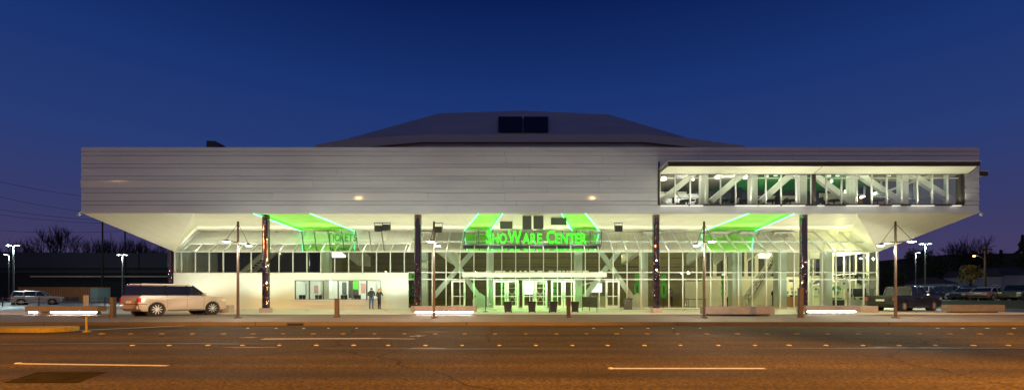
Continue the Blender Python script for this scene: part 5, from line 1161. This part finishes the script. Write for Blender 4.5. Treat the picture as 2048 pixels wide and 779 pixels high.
def leafy(px, d, top_py, base_py, wpx, label, seed, conifer=False, m='leaf', n=2600, name=None, group='dark trees on the right'):
    rnd = random.Random(seed); x, H = PX(px, d), PZ(top_py, d); zb = PZ(base_py, d); W = wpx * d / F / 2
    t = thing(name or ('conifer_tree' if conifer else 'leafy_tree'), label, 'tree', (x, d, 0), group=group)
    MB().tube([(x, d, 0), (x + .1, d, H * .5), (x, d, H * .92)], [.3, .2, .05], 6).build('trunk', M['bark'], t)
    c = MB(); blobs = [(rnd.uniform(-.6, .6), rnd.uniform(-.6, .6), rnd.uniform(.15, .85), rnd.uniform(.25, .5)) for _ in range(14)]
    for k in range(n):
        if conifer:
            u = rnd.random() ** .7; rr = W * (1 - u) * rnd.uniform(.55, 1.0) * (.8 + .35 * math.sin(u * 40)); a = rnd.uniform(0, 6.28); p = Vector((x + rr * math.cos(a), d + rr * math.sin(a), zb + (H - zb) * u))
        else:
            bx, by, bz, br = rnd.choice(blobs); v = Vector((rnd.gauss(0, 1), rnd.gauss(0, 1), rnd.gauss(0, 1))).normalized() * br * rnd.random() ** .4
            p = Vector((x + (bx + v.x) * W, d + (by + v.y) * W, zb + (H - zb) * max(0, min(1, bz + v.z * .45))))
        s = rnd.uniform(.12, .3) * d / 90; u = Vector((rnd.uniform(-1, 1), rnd.uniform(-1, 1), rnd.uniform(-1, 1))).normalized(); w_ = u.cross(Vector((rnd.uniform(-1, 1), rnd.uniform(-1, 1), .3))).normalized()
        c.quad(p - u * s, p + w_ * s * .5, p + u * s, p - w_ * s * .5)
    c.build('crown', M[m], t)
leafy(1850, 110, 492, 575, 75, 'wide dark evergreen tree behind the double lot lamp', 1); leafy(1890, 112, 500, 575, 60, 'dark evergreen tree left of the bare-topped tree', 2)
leafy(1795, 105, 520, 580, 60, 'dark evergreen tree seen past the lobby corner', 8)
bare_tree(1938, 115, 468, 1.0, 'round bare-topped tree above the orange lamp', 5, .4, .4, 'bare winter trees', 6); leafy(1938, 116, 500, 570, 62, 'dark evergreen bush below the bare-topped tree', 3)
leafy(1940, 80, 528, 572, 46, 'olive tree lit by the orange street lamp', 4, False, 'leafB', 1800)
leafy(1980, 105, 506, 570, 34, 'small dark conifer left of the pointed one', 6, True); leafy(2002, 102, 500, 570, 34, 'pointed dark conifer above the pale house', 5, True); leafy(2045, 95, 470, 570, 56, 'tall dark conifer at the right picture edge', 7, True)
# houses right
def house(px0, px1, d, eave_py, ridge_py, gable, label):
    x0, x1 = PX(px0, d), PX(px1, d); ze, zr = PZ(eave_py, d), PZ(ridge_py, d); t = thing('house', label, 'house', ((x0 + x1) / 2, d, 0))
    MB().box(x0, x1, d, d + 9, 0, ze).build('wall', M['house_wall'], t)
    rf = MB()
    if gable: rf.prism([(x0 - .3, d - .3, ze), (x1 + .3, d - .3, ze), ((x0 + x1) / 2, d - .3, zr)], (0, 9.6, 0))
    else: rf.prism([(x0 - .3, d - .4, ze), (x0 - .3, d + 9.4, ze), (x0 - .3, d + 4.5, zr)], (x1 - x0 + .6, 0, 0))
    rf.build('roof', M['roof_shingle'], t)
    n = max(1, int((x1 - x0) / 3.5))
    for k in range(n):
        xx = x0 + (x1 - x0) * (k + .5) / n; w_ = MB().box(xx - .5, xx + .5, d - .04, d - .005, 1.6, 2.9).build('window', M['carglass'], t)
        MB().box(xx - .6, xx + .6, d - .07, d - .005, 2.9, 3.02).box(xx - .6, xx + .6, d - .07, d - .005, 1.48, 1.6).build('frame', M['white_plastic'], w_)
    MB().box(x0 + .3, x0 + 1.2, d - .05, d - .003, .4, 2.4).build('door', M['inner_dark'], t)
house(1976, 2003, 88, 552, 537, True, 'small pale gabled house right of the utility pole'); house(2003, 2110, 90, 549, 532, False, 'wide pale house with a dark roof at the right picture edge'); house(1888, 1912, 90, 566, 552, False, 'small dim house behind the parked cars')
struct('hill', MB().prism([(90, 260, -1), (330, 260, -1), (330, 260, 26), (250, 260, 24), (170, 260, 16)], (0, 60, 0)), M['ground'])

# ------------------------------------------------------------------ STREET LAMPS behind the photographer (sodium), they light the road
for i, x in enumerate((-53.5, -21.0, 11.0, 43.0)):
    t = thing('street_lamp', 'tall sodium street lamp on the near pavement, %s from the left' % ('first', 'second', 'third', 'fourth')[i], 'street lamp', (x, -6.5, -.2), group='sodium street lamps on the near side')
    MB().lathe((x, -6.5, -.2), [(.15, 0), (.12, .1), (.08, 10.2)], 10).build('pole', M['galv'], t); MB().tube([(x, -6.5, 9.9), (x, -5.5, 10.5), (x, -4.2, 10.6)], .05, 6).build('arm', M['galv'], t)
    h = MB().box(x - .2, x + .2, -4.7, -3.9, 10.5, 10.66).build('lamp_head', M['galv'], t, bevel=.04); MB().hexa([(x - .2, -4.6, 10.28), (x + .2, -4.6, 10.28), (x + .2, -4.0, 10.28), (x - .2, -4.0, 10.28), (x - .24, -4.65, 10.5), (x + .24, -4.65, 10.5), (x + .24, -3.95, 10.5), (x - .24, -3.95, 10.5)]).build('lens', M['lightS'], h)
    for sx in (-1, 1): lamp('SPOT', (x + sx * .3, -4.2, 10.15), 51000, (1, .41, .06), .2, look=(x + sx * 8, 1.4, 0), size=R(88), blend=.35)
# ------------------------------------------------------------------ building lights
# added in-ground uplights, made up to wash the soffit
for k in range(12):
    x = XL + 2.6 + k * 4.78; d = 34.2
    if abs(x - PX(750, 36)) < 1: x += 1.2
    t = tag(MB().lathe((x, d, .002), [(.14, 0), (.14, .012), (.1, .014)], 14).build('added_uplight', M['galv']), 'added flush uplight in the plaza paving below the overhang', 'ground light', 'added flush uplights under the overhang')
    lamp('SPOT', (x, d, .06), 590, (.95, 1, .82), .1, rot=(R(180), 0, 0), size=R(155), blend=.5)
for k in range(17):  # row of spotlights added to brighten the sloped panels and soffit
    x = XL + 1.8 + k * 3.5
    t = thing('added_eave_light', 'added small hooded spotlight clipped along the glazing gutter', 'spotlight', (x, 36.7, 4.72), group='added hooded spotlights along the glazing gutter')
    MB().tube([(x, 36.78, 4.76), (x, 36.62, 4.80)], [.04, .05], 8).build('housing', M['frame'], t); MB().bar((x, 36.93, 4.7), (x, 36.76, 4.75), .03, .03).build('bracket', M['frame'], t)
    lamp('SPOT', (x, 36.66, 4.88), 130, (.97, 1, .84), .04, look=(x, 38.3, 7.0), size=R(155), blend=.5)
# lobby
for px, d, z, pw in ((880, 41, 5.2, 130), (1000, 41, 5.2, 130), (1120, 41, 5.2, 130), (1240, 41, 5.2, 130), (1380, 42, 5.2, 150), (1500, 41, 4.6, 420), (1590, 42, 4.5, 650), (1680, 40, 4.4, 800), (1735, 40, 4.2, 600), (640, 42, 5.0, 60), (560, 42, 5, 20)):
    lamp('POINT', (PX(px, d), d, z), pw * 1.35, (1, .95, .52), .03)
lamp('POINT', (PX(1072, 41), 39.5, 2.5), 70, (.5, 1, .3), .03)
for px in (955, 1000, 1040, 1085, 1125, 1165):
    x = PX(px, 36.3); MB().lathe((x, 36.3, cz0 - .05), [(.05, 0), (.07, .048)], 10).build('downlight', M['frame'], cn)
    lamp('SPOT', (x, 36.3, cz0 - .07), 120, (.12, 1, .16), .03, rot=(0, 0, 0), size=R(160), blend=.6)
for px in (1647, 1737):
    x = PX(px, 37.75); lamp('SPOT', (x, 37.7, 5.3), 160, (1, .97, .85), .03, look=(PX(px + 3, 38.2), 38.1, 1), size=R(70), blend=.6)  # unseen spots added to brighten the white columns
# office
for k in range(4): lamp('POINT', (TW0 + .9 + k * 1.75, 38.5, 2.5), 70, (1, .97, .86), .03)
# upper room
for x in (10.5, 13.5, 16.5): lamp('POINT', (x, 34.5, 9.9), 260, (1, .96, .86), .03)
for x in (11, 14.2, 17.4, 20.6, 23.8, 27.2): lamp('POINT', (x, 29.33, 10.0), 95, (1, .95, .70), .03)  # unseen lamps above the window head, added to brighten the truss
for x in (21, 26): lamp('POINT', (x, 34.5, 9.7), 60, (1, .95, .70), .03)
for p0, p1 in ((1321, 1376), (1380, 1406), (1470, 1515), (1518, 1560), (1565, 1610), (1635, 1648), (1693, 1745), (1748, 1757), (1785, 1800), (1823, 1868), (1905, 1922)):
    x0, x1 = PX(p0, 28.85), PX(p1, 28.85); MB().box(x0, x1, 28.8, 28.9, WZ0 - .12, WZ0 - .085).build('sill_light', M['lightSill'], wb)
    lamp('SPOT', ((x0 + x1) / 2, 28.72, WZ0 - .0), 30 + 45 * (x1 - x0), (1, .98, .72), .03, look=((x0 + x1) / 2, 28.2, 9), size=R(150), blend=.4)
for x in (20, 25): lamp('POINT', (x, 36, 9.0), 120, (.5, 1, .4), .03)
